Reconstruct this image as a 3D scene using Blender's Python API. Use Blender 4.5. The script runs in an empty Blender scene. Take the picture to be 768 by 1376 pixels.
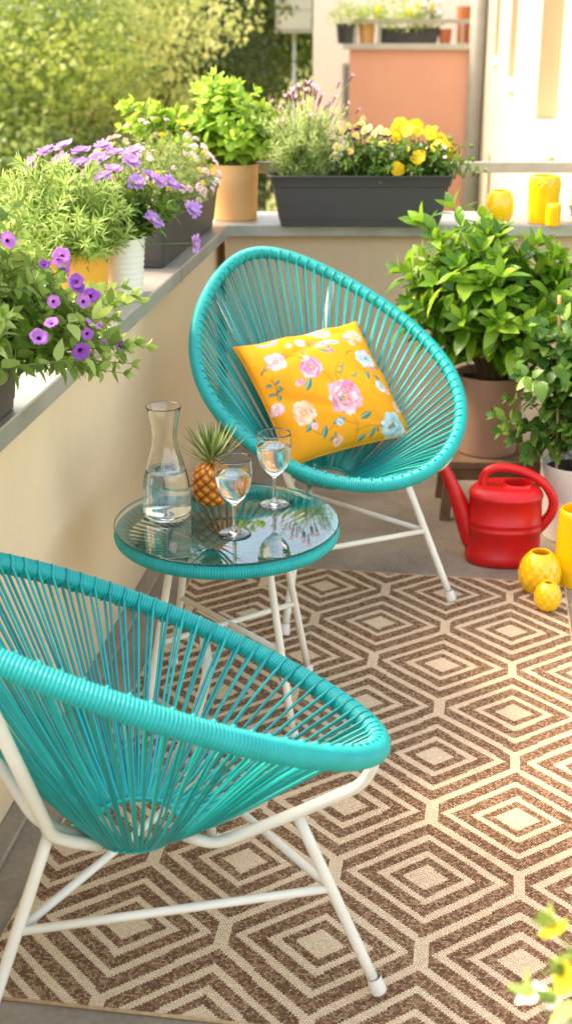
import bpy, math, random
import numpy as np
from mathutils import Vector, Matrix
random.seed(7); rng = np.random.default_rng(7)
R = math.radians; PI = math.pi
scene = bpy.context.scene
COL = scene.collection

# ------------------------------------------------------------------ helpers
class MB:
    """collects vertices / faces / material slots, linked as ONE mesh object"""
    def __init__(s): s.v = []; s.f = []; s.m = []; s.n = 0; s.c = []
    def add(s, v, f, mi=0):
        v = np.asarray(v, float).reshape(-1, 3); s.v.append(v)
        n = s.n; s.f += [tuple(int(i) + n for i in q) for q in f]; s.m += [mi] * len(f); s.n += len(v)
    def mesh(s, name, mats, smooth=True, split=None):
        me = bpy.data.meshes.new(name)
        V = np.concatenate(s.v) if s.v else np.zeros((0, 3))
        me.from_pydata(V.tolist(), [], s.f)
        for m in (mats if isinstance(mats, (list, tuple)) else [mats]): me.materials.append(m)
        if max(s.m, default=0): me.polygons.foreach_set('material_index', s.m)
        if smooth:
            me.polygons.foreach_set('use_smooth', [True] * len(me.polygons))
            if split is not None: me.set_sharp_from_angle(angle=R(split))
        me.update(); return me
    def build(s, name, mats, parent=None, smooth=True, split=None, loc=None):
        return link(name, s.mesh(name, mats, smooth, split), parent, loc)

def link(name, me, parent=None, loc=None):
    o = bpy.data.objects.new(name, me); COL.objects.link(o)
    if parent: o.parent = parent
    if loc is not None: o.location = loc
    return o
def thing(name, label, cat, loc=(0, 0, 0), rz=0., group=None):
    o = bpy.data.objects.new(name, None); COL.objects.link(o); o.empty_display_size = .05
    o.location = loc; o.rotation_euler = (0, 0, rz); return tag(o, label, cat, group)
def tag(o, label, cat, group=None, kind=None):
    o['label'] = label; o['category'] = cat
    if group: o['group'] = group
    if kind: o['kind'] = kind
    return o
def struct(o): o['kind'] = 'structure'; return o
def dup(root, loc, rz, label):
    r = root.copy(); COL.objects.link(r); r.location = loc; r.rotation_euler = (0, 0, rz); r['label'] = label
    for ch in list(root.children):
        c = ch.copy(); COL.objects.link(c); c.parent = r
        for g in ch.children:
            d = g.copy(); COL.objects.link(d); d.parent = c
    return r
def orient(o, d, up_twist=0.):
    q = Vector(d).to_track_quat('Z', 'Y'); o.rotation_mode = 'QUATERNION'
    o.rotation_quaternion = q @ Matrix.Rotation(up_twist, 3, 'Z').to_quaternion()
def nrm(v):
    v = np.asarray(v, float); return v / (np.linalg.norm(v) + 1e-12)
def box(mb, x0, x1, y0, y1, z0, z1, mi=0, bev=0.):
    if bev <= 0:
        v = [(x, y, z) for z in (z0, z1) for y in (y0, y1) for x in (x0, x1)]
        mb.add(v, [(0, 2, 3, 1), (4, 5, 7, 6), (0, 1, 5, 4), (2, 6, 7, 3), (0, 4, 6, 2), (1, 3, 7, 5)], mi); return
    b = bev; rings = []
    for z, k in ((z0, b), (z0 + b, 0), (z1 - b, 0), (z1, b)):
        X0, X1, Y0, Y1 = x0 + k, x1 - k, y0 + k, y1 - k; c = b * .7
        rings.append([(X0 + c, Y0, z), (X1 - c, Y0, z), (X1, Y0 + c, z), (X1, Y1 - c, z), (X1 - c, Y1, z), (X0 + c, Y1, z), (X0, Y1 - c, z), (X0, Y0 + c, z)])
    rings_add(mb, rings, mi, True, True)
def rings_add(mb, rings, mi=0, cap0=False, cap1=False, closed=False):
    n = len(rings[0]); k = len(rings)
    v = np.concatenate([np.asarray(r, float) for r in rings]); f = []
    for i in range(k if closed else k - 1):
        a = i * n; b = ((i + 1) % k) * n
        for j in range(n):
            j2 = (j + 1) % n; f.append((a + j, a + j2, b + j2, b + j))
    if cap0: f.append(tuple(range(n - 1, -1, -1)))
    if cap1: f.append(tuple((k - 1) * n + j for j in range(n)))
    mb.add(v, f, mi)
def lathe(mb, prof, seg=32, c=(0, 0, 0), mi=0, sx=1, sy=1, cap0=False, cap1=False):
    a = np.linspace(0, 2 * PI, seg, endpoint=False)
    rings_add(mb, [np.stack([c[0] + r * sx * np.cos(a), c[1] + r * sy * np.sin(a), np.full(seg, c[2] + z)], 1) for r, z in prof], mi, cap0, cap1)
def tube(mb, pts, rad, seg=8, mi=0, caps=True, closed=False):
    P = np.asarray(pts, float); n = len(P)
    r = np.full(n, rad) if np.isscalar(rad) else np.asarray(rad, float)
    T = np.roll(P, -1, 0) - np.roll(P, 1, 0) if closed else np.gradient(P, axis=0)
    T /= np.linalg.norm(T, axis=1)[:, None] + 1e-12
    up = np.array([0, 0, 1.]) if abs(T[0][2]) < .9 else np.array([1., 0, 0])
    N = nrm(np.cross(np.cross(T[0], up), T[0])); rings = []
    a = np.linspace(0, 2 * PI, seg, endpoint=False); ca, sa = np.cos(a)[:, None], np.sin(a)[:, None]
    for i in range(n):
        N = nrm(N - T[i] * (N @ T[i])); B = np.cross(T[i], N)
        rings.append(P[i] + r[i] * (ca * N + sa * B))
    rings_add(mb, rings, mi, caps and not closed, caps and not closed, closed)
def smooth_path(pts, k=6):
    P = np.asarray(pts, float); Q = np.concatenate([[2 * P[0] - P[1]], P, [2 * P[-1] - P[-2]]]); out = []
    for i in range(1, len(Q) - 2):
        p0, p1, p2, p3 = Q[i - 1:i + 3]
        for t in np.linspace(0, 1, k, endpoint=False):
            out.append(.5 * ((2 * p1) + (p2 - p0) * t + (2 * p0 - 5 * p1 + 4 * p2 - p3) * t * t + (3 * p1 - p0 - 3 * p2 + p3) * t ** 3))
    out.append(P[-1]); return np.array(out)
def round_path(pts, rad=.03, k=6):
    """polyline with rounded corners (bent steel rod)"""
    P = [np.asarray(p, float) for p in pts]; out = [P[0]]
    for i in range(1, len(P) - 1):
        a, b, c = P[i - 1:i + 2]; d = min(rad, .45 * np.linalg.norm(a - b), .45 * np.linalg.norm(c - b))
        s, e = b + nrm(a - b) * d, b + nrm(c - b) * d
        for t in np.linspace(0, 1, k): out.append((1 - t) ** 2 * s + 2 * t * (1 - t) * b + t * t * e)
    out.append(P[-1]); return np.array(out)

# ------------------------------------------------------------------ materials
def lin(c):
    return tuple((x / 12.92 if x <= .04045 else ((x + .055) / 1.055) ** 2.4) for x in (k / 255. for k in c))
class NT:
    def __init__(s, name):
        s.mat = bpy.data.materials.new(name); s.mat.use_nodes = True; s.t = s.mat.node_tree; s.t.nodes.clear()
        s.out = s.n('ShaderNodeOutputMaterial')
    def n(s, typ, **kw):
        o = s.t.nodes.new(typ)
        for k, v in kw.items(): setattr(o, k, v)
        return o
    def l(s, a, b): s.t.links.new(a, b)
    def math(s, op, a, b=None, c=None):
        o = s.n('ShaderNodeMath', operation=op)
        for i, x in enumerate((a, b, c)):
            if x is None: continue
            if hasattr(x, 'is_output'): s.l(x, o.inputs[i])
            else: o.inputs[i].default_value = x
        return o.outputs[0]
    def noise(s, scale, detail=3, rough=.55, vec=None, coord='Object'):
        o = s.n('ShaderNodeTexNoise'); o.inputs['Scale'].default_value = scale; o.inputs['Detail'].default_value = detail; o.inputs['Roughness'].default_value = rough
        if vec is None: vec = s.n('ShaderNodeTexCoord').outputs[coord]
        s.l(vec, o.inputs['Vector']); return o.outputs['Fac']
    def ramp(s, fac, stops):
        o = s.n('ShaderNodeValToRGB'); e = o.color_ramp.elements
        while len(e) < len(stops): e.new(.5)
        for k, (p, c) in zip(e, stops): k.position = p; k.color = (*c, 1)
        s.l(fac, o.inputs[0]); return o.outputs[0]
    def mix(s, fac, a, b):
        o = s.n('ShaderNodeMix', data_type='RGBA')
        for sock, x in ((o.inputs[0], fac), (o.inputs[6], a), (o.inputs[7], b)):
            if hasattr(x, 'is_output'): s.l(x, sock)
            elif isinstance(x, tuple): sock.default_value = (*x, 1)
            else: sock.default_value = x
        return o.outputs[2]
    def bump(s, h, strength=.3, dist=.002):
        o = s.n('ShaderNodeBump'); o.inputs['Strength'].default_value = strength; o.inputs['Distance'].default_value = dist
        s.l(h, o.inputs['Height']); return o.outputs[0]
    def bsdf(s, col, rough=.5, metal=0., bump=None, coat=0., spec=None, sub=0.):
        o = s.n('ShaderNodeBsdfPrincipled')
        for k, x in (('Base Color', col), ('Roughness', rough)):
            if hasattr(x, 'is_output'): s.l(x, o.inputs[k])
            elif isinstance(x, tuple): o.inputs[k].default_value = (*x, 1)
            else: o.inputs[k].default_value = x
        o.inputs['Metallic'].default_value = metal; o.inputs['Coat Weight'].default_value = coat; o.inputs['Coat Roughness'].default_value = .15
        if spec is not None: o.inputs['Specular IOR Level'].default_value = spec
        if bump is not None: s.l(bump, o.inputs['Normal'])
        return o.outputs[0]
    def done(s, sh): s.l(sh, s.out.inputs['Surface']); return s.mat

def plain(name, rgb, rough=.5, var=.12, scale=12., metal=0., coat=0., bump=.0, bscale=80., rvar=.0, spec=None):
    """base colour broken up by noise, optional fine bump"""
    t = NT(name); c = lin(rgb); d = tuple(x * (1 - var) for x in c); u = tuple(min(1, x * (1 + var)) for x in c)
    f = t.noise(scale, 5, .6)
    col = t.ramp(f, [(.3, d), (.7, u)])
    b = t.bump(t.noise(bscale, 4), bump, .003) if bump else None
    r = rough
    if rvar: r = t.math('MULTIPLY_ADD', f, rvar, rough - rvar / 2)
    return t.done(t.bsdf(col, r, metal, b, coat, spec))
def leafmat(name, dark, mid, light, rough=.45, trans=.35, tcol=None, spec=.4, clump=0.):
    t = NT(name); g = t.n('ShaderNodeNewGeometry').outputs['Random Per Island']
    if clump: g = t.math('ADD', t.math('MULTIPLY', g, .45), t.math('MULTIPLY_ADD', t.noise(clump, 3, .6), 2.6, -1.1))  # noise puts lit and shaded crown masses into the leaf colour
    col = t.ramp(g, [(0, lin(dark)), (.5, lin(mid)), (1, lin(light))])
    sh = t.bsdf(col, rough, spec=spec)
    tr = t.n('ShaderNodeBsdfTranslucent')
    tc = t.mix(.6, col, lin(tcol or light)); t.l(tc, tr.inputs[0])
    mx = t.n('ShaderNodeMixShader'); mx.inputs[0].default_value = trans; t.l(sh, mx.inputs[1]); t.l(tr.outputs[0], mx.inputs[2])
    return t.done(mx.outputs[0])
def petalmat(name, a, b, trans=.3, rough=.55):
    """hue drifts from flower to flower and over each petal"""
    t = NT(name); r = t.n('ShaderNodeObjectInfo').outputs['Random']
    n = t.noise(60, 2)
    f = t.math('ADD', t.math('MULTIPLY', r, .7), t.math('MULTIPLY', n, .3))
    col = t.ramp(f, [(.1, lin(a)), (.85, lin(b))])
    sh = t.bsdf(col, rough, spec=.25); tr = t.n('ShaderNodeBsdfTranslucent'); t.l(col, tr.inputs[0])
    mx = t.n('ShaderNodeMixShader'); mx.inputs[0].default_value = trans; t.l(sh, mx.inputs[1]); t.l(tr.outputs[0], mx.inputs[2])
    return t.done(mx.outputs[0])
def glassmat(name, ior=1.45, col=(1, 1, 1), rough=0.):
    t = NT(name); g = t.n('ShaderNodeBsdfGlass'); g.inputs['IOR'].default_value = ior; g.inputs['Color'].default_value = (*col, 1); g.inputs['Roughness'].default_value = rough
    return t.done(g.outputs[0])
def panemat(name, tint=(.93, .97, .95), rough=.0, ior=1.5, gloss=(1, 1, 1)):
    """thin pane: clear transmission plus Fresnel reflection"""
    t = NT(name); tr = t.n('ShaderNodeBsdfTransparent'); tr.inputs[0].default_value = (*tint, 1)
    gl = t.n('ShaderNodeBsdfGlossy'); gl.inputs['Roughness'].default_value = rough; gl.inputs[0].default_value = (*gloss, 1)
    fr = t.n('ShaderNodeFresnel'); fr.inputs[0].default_value = ior
    mx = t.n('ShaderNodeMixShader'); t.l(fr.outputs[0], mx.inputs[0]); t.l(tr.outputs[0], mx.inputs[1]); t.l(gl.outputs[0], mx.inputs[2])
    return t.done(mx.outputs[0])

M = {}
def cordmat():
    t = NT('teal_cord'); g = t.n('ShaderNodeNewGeometry').outputs['Random Per Island']; f = t.math('ADD', t.math('MULTIPLY', g, .7), t.math('MULTIPLY', t.noise(22, 4), .3))
    return t.done(t.bsdf(t.ramp(f, [(.1, lin((8, 134, 132))), (.55, lin((16, 158, 153))), (.95, lin((44, 182, 174)))]), t.math('MULTIPLY_ADD', f, .2, .28)))
M['cord'] = cordmat()
M['cordrim'] = plain('teal_wrap', (20, 166, 160), .38, .10, 25, rvar=.12)
M['steel'] = plain('white_enamel', (232, 224, 208), .35, .05, 9, rvar=.1)
M['rubber'] = plain('white_cap', (226, 220, 208), .5, .05)
M['wall'] = plain('cream_render', (234, 208, 172), .9, .06, 3.2, bump=.3, bscale=150)
def wallmat(name, rgb, top):
    """trowelled render: grain, faint rain streaks below the coping, grime at the floor"""
    t = NT(name); c = np.array(lin(rgb)); tc = t.n('ShaderNodeTexCoord').outputs['Object']
    mp = t.n('ShaderNodeMapping'); mp.inputs['Scale'].default_value = (9, 9, .5); t.l(tc, mp.inputs['Vector'])
    st = t.noise(2.2, 5, .6, vec=mp.outputs[0]); n = t.noise(3.2, 5, .6, vec=tc); g = t.noise(70, 4, .7, vec=tc)
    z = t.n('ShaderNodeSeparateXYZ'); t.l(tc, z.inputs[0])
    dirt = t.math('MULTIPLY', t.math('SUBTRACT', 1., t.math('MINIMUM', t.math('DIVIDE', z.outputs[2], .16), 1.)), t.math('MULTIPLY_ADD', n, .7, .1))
    f = t.math('ADD', t.math('ADD', t.math('MULTIPLY', n, .62), t.math('MULTIPLY', st, .12)), t.math('MULTIPLY', g, .26))
    col = t.ramp(f, [(.32, tuple(c * (.92, .91, .89))), (.5, tuple(c)), (.68, tuple(np.minimum(1, c * 1.05)))])
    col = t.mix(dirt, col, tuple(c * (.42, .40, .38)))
    return t.done(t.bsdf(col, .92, bump=t.bump(t.math('ADD', t.noise(45, 3, vec=tc), t.noise(220, 2, vec=tc)), .35, .004), spec=.2))
M['wall'] = wallmat('cream_render', (238, 212, 176), .8)
M['backwall'] = plain('beige_render', (204, 180, 148), .9, .05, 2.2, bump=.15, bscale=260)
M['backwall'] = wallmat('beige_render', (206, 182, 150), .8)
M['housewall'] = plain('pale_render', (178, 170, 152), .9, .05, 1.2, bump=.1, bscale=120)
M['coping'] = plain('zinc_coping', (168, 166, 158), .42, .16, 7, metal=.35, bump=.08, bscale=40, rvar=.25)
M['rail'] = plain('galvanised_rail', (172, 166, 152), .5, .14, 14, metal=.25, rvar=.2)
M['anthracite'] = plain('anthracite_plastic', (66, 64, 63), .5, .08, 9, bump=.05, bscale=300)
M['soil'] = plain('potting_soil', (52, 38, 28), .95, .4, 60, bump=.9, bscale=120)
M['terracotta'] = plain('tan_clay', (222, 172, 112), .8, .06, 7, bump=.08, bscale=120)
M['ochre'] = plain('ochre_glaze', (232, 170, 58), .4, .05, 7)
M['whitepot'] = plain('white_glaze', (236, 232, 222), .4, .03, 7)
M['greypot'] = plain('pale_grey_glaze', (212, 205, 194), .45, .04, 7)
M['taupe'] = plain('taupe_clay', (160, 124, 98), .8, .07, 7, bump=.08, bscale=120)
M['yellow'] = plain('yellow_glaze', (243, 190, 8), .22, .05, 9, coat=.4)
M['red'] = plain('red_plastic', (205, 16, 18), .40, .14, 14, bump=.06, bscale=180, rvar=.25)
M['wood'] = plain('old_wood', (112, 86, 60), .75, .25, 18, bump=.2, bscale=60)
M['cane'] = plain('bamboo', (196, 152, 92), .6, .15, 40)
M['stem'] = plain('green_stem', (104, 128, 52), .6, .2, 60)
M['woodstem'] = plain('brown_stem', (104, 78, 48), .7, .2, 60)
M['glass'] = glassmat('clear_glass', 1.45)
M['water'] = glassmat('still_water', 1.33, (.985, 1, .995))
M['pane'] = panemat('table_pane', (.90, .96, .94), ior=2.05)
M['paneedge'] = panemat('table_pane_edge', (.25, .45, .40), ior=1.5)
M['leaf_pet'] = leafmat('petunia_leaf', (70, 104, 30), (132, 164, 60), (190, 206, 116), trans=.35)
M['leaf_ros'] = leafmat('tarragon_leaf', (84, 122, 40), (150, 184, 72), (206, 220, 130), trans=.35)
M['leaf_dark'] = leafmat('scabious_leaf', (48, 80, 22), (84, 120, 40), (132, 160, 64))
M['leaf_aly'] = leafmat('alyssum_leaf', (84, 112, 44), (138, 160, 76), (186, 196, 116))
M['leaf_bas'] = leafmat('basil_leaf', (104, 152, 34), (152, 192, 56), (198, 220, 96), trans=.45)
M['leaf_lav'] = leafmat('lavender_leaf', (122, 152, 72), (172, 194, 108), (222, 230, 170), trans=.5)
M['leaf_vio'] = leafmat('viola_leaf', (48, 84, 24), (84, 120, 40), (132, 160, 62))
M['leaf_bush'] = leafmat('bush_leaf', (56, 100, 16), (98, 144, 28), (158, 192, 60), rough=.34, trans=.32)
M['leaf_climb'] = leafmat('climber_leaf', (44, 84, 26), (78, 120, 44), (136, 170, 74), rough=.4, trans=.28)
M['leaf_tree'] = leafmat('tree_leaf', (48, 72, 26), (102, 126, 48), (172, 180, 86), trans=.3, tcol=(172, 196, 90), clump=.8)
M['leaf_tree_dark'] = leafmat('painted_shade_leaf', (34, 52, 26), (62, 86, 42), (112, 130, 66), trans=.35, clump=.5)  # darker copy of the tree leaf, shade put into its colour
M['leaf_tree_light'] = leafmat('painted_sun_leaf', (96, 124, 54), (170, 184, 104), (238, 230, 160), trans=.35, tcol=(214, 222, 140), clump=.8)  # paler copy of the tree leaf, sunlit haze painted into its colour
M['bark'] = plain('bark', (86, 66, 48), .9, .3, 6, bump=.5, bscale=20)
M['purple'] = petalmat('petunia_petal', (128, 58, 168), (204, 136, 214), .35)
M['purple_dark'] = plain('petunia_throat', (92, 30, 122), .6)
M['lilac'] = petalmat('scabious_petal', (184, 136, 216), (226, 184, 238), .4)
M['lilac_c'] = plain('scabious_heart', (214, 190, 206), .7)
M['pinkwhite'] = petalmat('alyssum_petal', (206, 160, 176), (246, 230, 226), .3)
M['goldpetal'] = petalmat('gold_petal', (232, 186, 30), (248, 214, 70), .3)
M['pansy'] = petalmat('pansy_petal', (255, 214, 20), (255, 232, 70), .4)
M['pansy_eye'] = plain('pansy_eye', (248, 196, 16), .6)
M['violap'] = petalmat('viola_purple', (60, 20, 72), (96, 38, 104), .25)
M['violay'] = petalmat('viola_cream', (240, 222, 130), (250, 240, 190), .3)
M['white'] = petalmat('white_petal', (240, 240, 232), (252, 252, 248), .3)
M['lavspike'] = petalmat('lavender_calyx', (84, 40, 70), (142, 82, 114), .15)
M['lavtop'] = petalmat('lavender_bract', (224, 160, 200), (242, 196, 222), .4)
M['peach'] = plain('peach_render', (238, 174, 144), .9, .03, 1.)
M['whitewall'] = plain('white_render', (240, 236, 226), .9, .02, 1.)
M['slab'] = plain('pale_concrete', (196, 190, 176), .8, .08, 3)
M['pipe'] = plain('grey_pipe', (164, 158, 146), .6, .08, 3)
M['frame'] = plain('white_frame', (236, 236, 232), .4, .03)
M['reveal'] = plain('beige_reveal', (190, 164, 126), .9, .03, 1.5)
M['window'] = plain('window_glass', (120, 132, 136), .08, .2, 1.5, spec=.8)
M['sill'] = plain('white_sill', (244, 244, 240), .5, .03)
M['brownpot'] = plain('brick_pot', (190, 112, 68), .8, .1)
M['grass'] = plain('lawn', (120, 124, 48), .95, .45, .8, bump=.5, bscale=6)

# rug: nested diamonds in stretched hexagons, woven in knots
def rugmat():
    t = NT('woven_rug'); W = .352; DL = .218; T = .188
    co = t.n('ShaderNodeSeparateXYZ'); tc = t.n('ShaderNodeTexCoord').outputs['Object']
    # slight wobble of the weave
    nz = t.n('ShaderNodeTexNoise'); nz.inputs['Scale'].default_value = 9; nz.inputs['Detail'].default_value = 3; t.l(tc, nz.inputs['Vector'])
    vs = t.n('ShaderNodeVectorMath', operation='MULTIPLY_ADD'); t.l(nz.outputs['Color'], vs.inputs[0]); vs.inputs[1].default_value = (.0035, .0035, 0); t.l(tc, vs.inputs[2])
    t.l(vs.outputs[0], co.inputs[0])
    x, y = co.outputs[0], co.outputs[1]; m = t.math
    # knots: quantise the pattern to the stitch grid
    kx, ky = .0052, .0046
    x = m('MULTIPLY', m('FLOOR', m('DIVIDE', x, kx)), kx); y = m('MULTIPLY', m('FLOOR', m('DIVIDE', y, ky)), ky)
    tri = lambda v, p: m('ABSOLUTE', m('MULTIPLY', m('SUBTRACT', m('FRACT', m('ADD', m('DIVIDE', v, p), .5)), .5), p))
    dx = tri(x, W); dy = tri(y, 2 * DL)
    mA = m('MULTIPLY_ADD', dx, .9, dy); isB = m('GREATER_THAN', mA, T)
    mm = m('MINIMUM', mA, m('SUBTRACT', 2 * T, mA))
    dxc = m('ABSOLUTE', m('SUBTRACT', m('MULTIPLY', isB, W / 2), dx))
    def band(a, b): return m('MULTIPLY', m('GREATER_THAN', mm, a), m('LESS_THAN', mm, b))
    cr = m('LESS_THAN', mm, .040)
    for s in (band(.0645, .0845), band(.1195, .1395), m('GREATER_THAN', mm, .1765), m('GREATER_THAN', dxc, W / 2 - .0125)): cr = m('MAXIMUM', cr, s)
    o2 = t.n('ShaderNodeSeparateXYZ'); t.l(tc, o2.inputs[0]); X, Y = o2.outputs[0], o2.outputs[1]
    row = m('FLOOR', m('DIVIDE', Y, ky))
    Xs = m('ADD', X, m('MULTIPLY', m('MODULO', row, 2.), kx / 2))
    sx = m('ABSOLUTE', m('SINE', m('MULTIPLY', Xs, PI / kx))); sy = m('ABSOLUTE', m('SINE', m('MULTIPLY', Y, PI / ky)))
    knot = m('MULTIPLY', m('POWER', sx, .6), m('POWER', sy, .6))
    wn = t.n('ShaderNodeTexWhiteNoise', noise_dimensions='2D'); cb = t.n('ShaderNodeCombineXYZ')
    t.l(m('FLOOR', m('DIVIDE', Xs, kx)), cb.inputs[0]); t.l(row, cb.inputs[1]); t.l(cb.outputs[0], wn.inputs['Vector'])
    rnd = wn.outputs['Value']; big = t.noise(3, 3, vec=tc)
    brown = t.ramp(m('ADD', m('MULTIPLY', rnd, .75), m('MULTIPLY', big, .25)), [(0, lin((94, 64, 44))), (.5, lin((156, 118, 87))), (1, lin((214, 177, 139)))])
    cream = t.ramp(m('ADD', m('MULTIPLY', rnd, .5), m('MULTIPLY', big, .5)), [(.1, lin((222, 192, 152))), (.9, lin((248, 224, 188)))])
    col = t.mix(cr, brown, cream)
    dk = t.mix(knot, lin((70, 50, 36)), col); col = t.mix(m('MULTIPLY_ADD', cr, -.38, .6), col, dk)
    b = t.bump(knot, .8, .003)
    return t.done(t.bsdf(col, .92, bump=b, spec=.2))
M['rug'] = rugmat()
M['rugedge'] = plain('rug_binding', (196, 166, 128), .9, .2, 120)
def floormat():
    t = NT('balcony_concrete'); n = t.noise(5, 6, .65); n2 = t.noise(90, 3)
    f = t.math('ADD', t.math('MULTIPLY', n, .7), t.math('MULTIPLY', n2, .3))
    col = t.ramp(f, [(.3, lin((116, 104, 88))), (.5, lin((146, 132, 114))), (.72, lin((170, 156, 136)))])
    return t.done(t.bsdf(col, .8, bump=t.bump(n2, .25, .002)))
M['floor'] = floormat()
def vcol(name, rough=.6, bump=None, coat=0.):
    t = NT(name); a = t.n('ShaderNodeAttribute'); a.attribute_name = 'dye'
    b = None
    if bump: b = t.bump(t.noise(bump[0], 2), bump[1], .001)
    return t.done(t.bsdf(a.outputs['Color'], rough, bump=b, coat=coat, spec=.12 if rough > .8 else .35))
M['print'] = vcol('printed_cotton', .85, (900, .3))
M['pinefruit'] = vcol('pineapple_rind', .45)
M['pinecrown'] = leafmat('pineapple_crown', (58, 84, 36), (104, 126, 60), (160, 170, 104), rough=.5, trans=.12)
def paint(me, rgb):
    a = me.color_attributes.new('dye', 'FLOAT_COLOR', 'POINT'); c = np.ones((len(rgb), 4)); c[:, :3] = rgb
    a.data.foreach_set('color', c.ravel().tolist())

# ------------------------------------------------------------------ acapulco chair
HQ = [0.3732, 0.422, -0.4643, 0.8802, 0.3574, 0.1912, -0.0005, -0.1279, 0.0076]
def hoop(ph):
    xf, zf, xt, zt, w, e, b, e2, b2 = HQ
    F = np.array([xf, 0, zf]); T = np.array([xt, 0, zt]); Mi = (F + T) / 2; a = np.linalg.norm(F - T) / 2; u = (F - T) / 2 / a
    n = np.array([-u[2], 0, u[0]]); c = np.cos(ph)[:, None]; s = np.sin(ph)[:, None]
    return Mi + a * c * u + w * (1 + e * c + e2 * c * c) * s * np.array([0, 1, 0]) + n * (b * s * s + b2 * s * s * c)
def wrapped_ring(mb, P, N, r, pitch_n, seg=12, depth=.0009, jitter=0.):
    """cord-wrapped tube: P closed centre line sampled evenly, N fixed plane normal"""
    n = len(P); T = np.roll(P, -1, 0) - np.roll(P, 1, 0); T /= np.linalg.norm(T, axis=1)[:, None]
    k = np.arange(n) * pitch_n / n
    rr = r - depth * (2 * np.abs((k % 1) - .5)) ** 3 + jitter * rng.normal(size=n)
    a = np.linspace(0, 2 * PI, seg, endpoint=False); rings = []
    for i in range(n):
        B = nrm(np.cross(T[i], N)); U = np.cross(B, T[i])
        rings.append(P[i] + rr[i] * (np.cos(a)[:, None] * B + np.sin(a)[:, None] * U))
    rings_add(mb, rings, closed=True)
def even(P, n):
    Q = np.concatenate([P, P[:1]]); s = np.concatenate([[0], np.cumsum(np.linalg.norm(np.diff(Q, axis=0), axis=1))])
    t = np.linspace(0, s[-1], n, endpoint=False)
    return np.stack([np.interp(t, s, Q[:, i]) for i in range(3)], 1), t / s[-1]
def strand_set(mb, P, N, r, ringc, ringR, ringN, natt, cord, th0=0., jit=.0015, sagk=.016):
    """cords leave the rim in pairs and run to the centre ring"""
    A, _ = even(P, natt); Mid = P.mean(0)
    T = np.roll(A, -1, 0) - np.roll(A, 1, 0); T /= np.linalg.norm(T, axis=1)[:, None]
    for i in range(natt):
        B = np.cross(T[i], N); B = nrm(B); U = np.cross(B, T[i])
        if B @ (A[i] - Mid) < 0: B = -B
        d = A[i] - ringc; al = math.atan2(d[1], d[0])
        for side in (0, 1):
            al2 = al + (side - .5) * .6 * 2 * PI / natt + rng.normal() * .012
            e = ringc + ringR * np.array([math.cos(al2), math.sin(al2), 0])
            e = e - ringN * ((e - ringc) @ ringN) / 1. * 0
            rr = r + cord * .25; path = []; off = T[i] * cord * (2.1 if side else 0); g = -1 if side else 1
            for a in (np.linspace(1.75, 3.0, 5) if side == 0 else np.linspace(2.0, 2.75, 3)): path.append(A[i] + off + rr * (math.cos(a) * B + g * math.sin(a) * U))
            q = path[-1]; j = rng.normal(size=3) * jit
            for t in (.2, .4, .6, .75, .88, .96): path.append(q + (e - q) * t + j * math.sin(PI * t) + np.array([0, 0, -1.]) * sagk * math.sin(PI * t ** 2.2))
            path.append(e + ringN * (cord * (.8 if side == 0 else -.8)))
            tube(mb, path, cord, 6)
def make_chair():
    root = thing('lounge_chair', '', 'chair', group='teal string lounge chairs')
    ph = np.linspace(0, 2 * PI, 721)[:-1]; H0 = hoop(ph); P, _ = even(H0, 440 * 6)
    xf, zf, xt, zt = HQ[:4]; u = nrm([xf - xt, 0, zf - zt]); N = np.array([-u[2], 0, u[0]])
    mb = MB(); wrapped_ring(mb, P, N, .0185, 440, 12, .0026); mb.build('wrapped_hoop', M['cordrim'], root)
    rc = np.array([-.025, 0, .316]); rn = nrm([.25, 0, 1.])
    mb = MB(); strand_set(mb, P, N, .0182, rc, .072, rn, 86, .00265); mb.build('cord_seat', M['cord'], root)
    a = np.linspace(0, 2 * PI, 33)[:-1]
    mb = MB(); tube(mb, np.stack([rc[0] + .072 * np.cos(a), .072 * np.sin(a), np.full(32, rc[2])], 1), .005, 8, closed=True); mb.build('centre_ring', M['cordrim'], root)
    RT = .0098
    for s in (-1, 1):
        mb = MB()
        p = round_path([(.026, s * .064, .310), (.068, s * .090, .290), (.185, s * .164, .348), (.262, s * .230, .405), (.268, s * .254, .474)], .03)
        tube(mb, p, RT, 10); mb.build('front_arm', M['steel'], root)
        mb = MB()
        p = round_path([(-.100, s * .014, .314), (-.150, s * .018, .345), (-.185, s * .026, .375), (-.352, s * .192, .806)], .035)
        tube(mb, p, RT * 1.1, 10); mb.build('back_rod', M['steel'], root)
    tops = [((.181, -.156, .345), (.280, -.258, .008)), ((.181, .156, .345), (.280, .258, .008)), ((-.175, 0, .362), (-.326, 0, .008))]
    for tp, ft in tops:
        mb = MB(); tube(mb, np.linspace(tp, ft, 6), RT, 10); lg = mb.build('leg', M['steel'], root)
        d = nrm(np.array(tp) - ft); mb = MB()
        lathe(mb, [(.006, 0), (.0135, .0005), (.0145, .004), (.0140, .012), (.0130, .022), (.0118, .031)], 14, cap0=True); me = mb.mesh('foot_cap', M['rubber'])
        cap = link('foot_cap', me, lg); cap.location = np.array(ft) - d * .004; orient(cap, nrm(d + np.array([0, 0, .25])))
        mb = None
    J = [np.array(t) + (np.array(f) - t) * ((t[2] - .204) / (t[2] - f[2])) for t, f in tops]
    for i, j in ((0, 1), (1, 2), (2, 0)):
        mb = MB(); tube(mb, [J[i], (J[i] + J[j]) / 2, J[j]], .0074, 10); mb.build('stretcher', M['steel'], root)
    return root
BACK = (-.3305, 3.4235, -1.0101); NEAR = (-.450, 1.7364, .7484)
RUGZ = .006
chair = make_chair()
chair.location = (BACK[0], BACK[1], RUGZ * .5); chair.rotation_euler = (0, 0, BACK[2])
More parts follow.
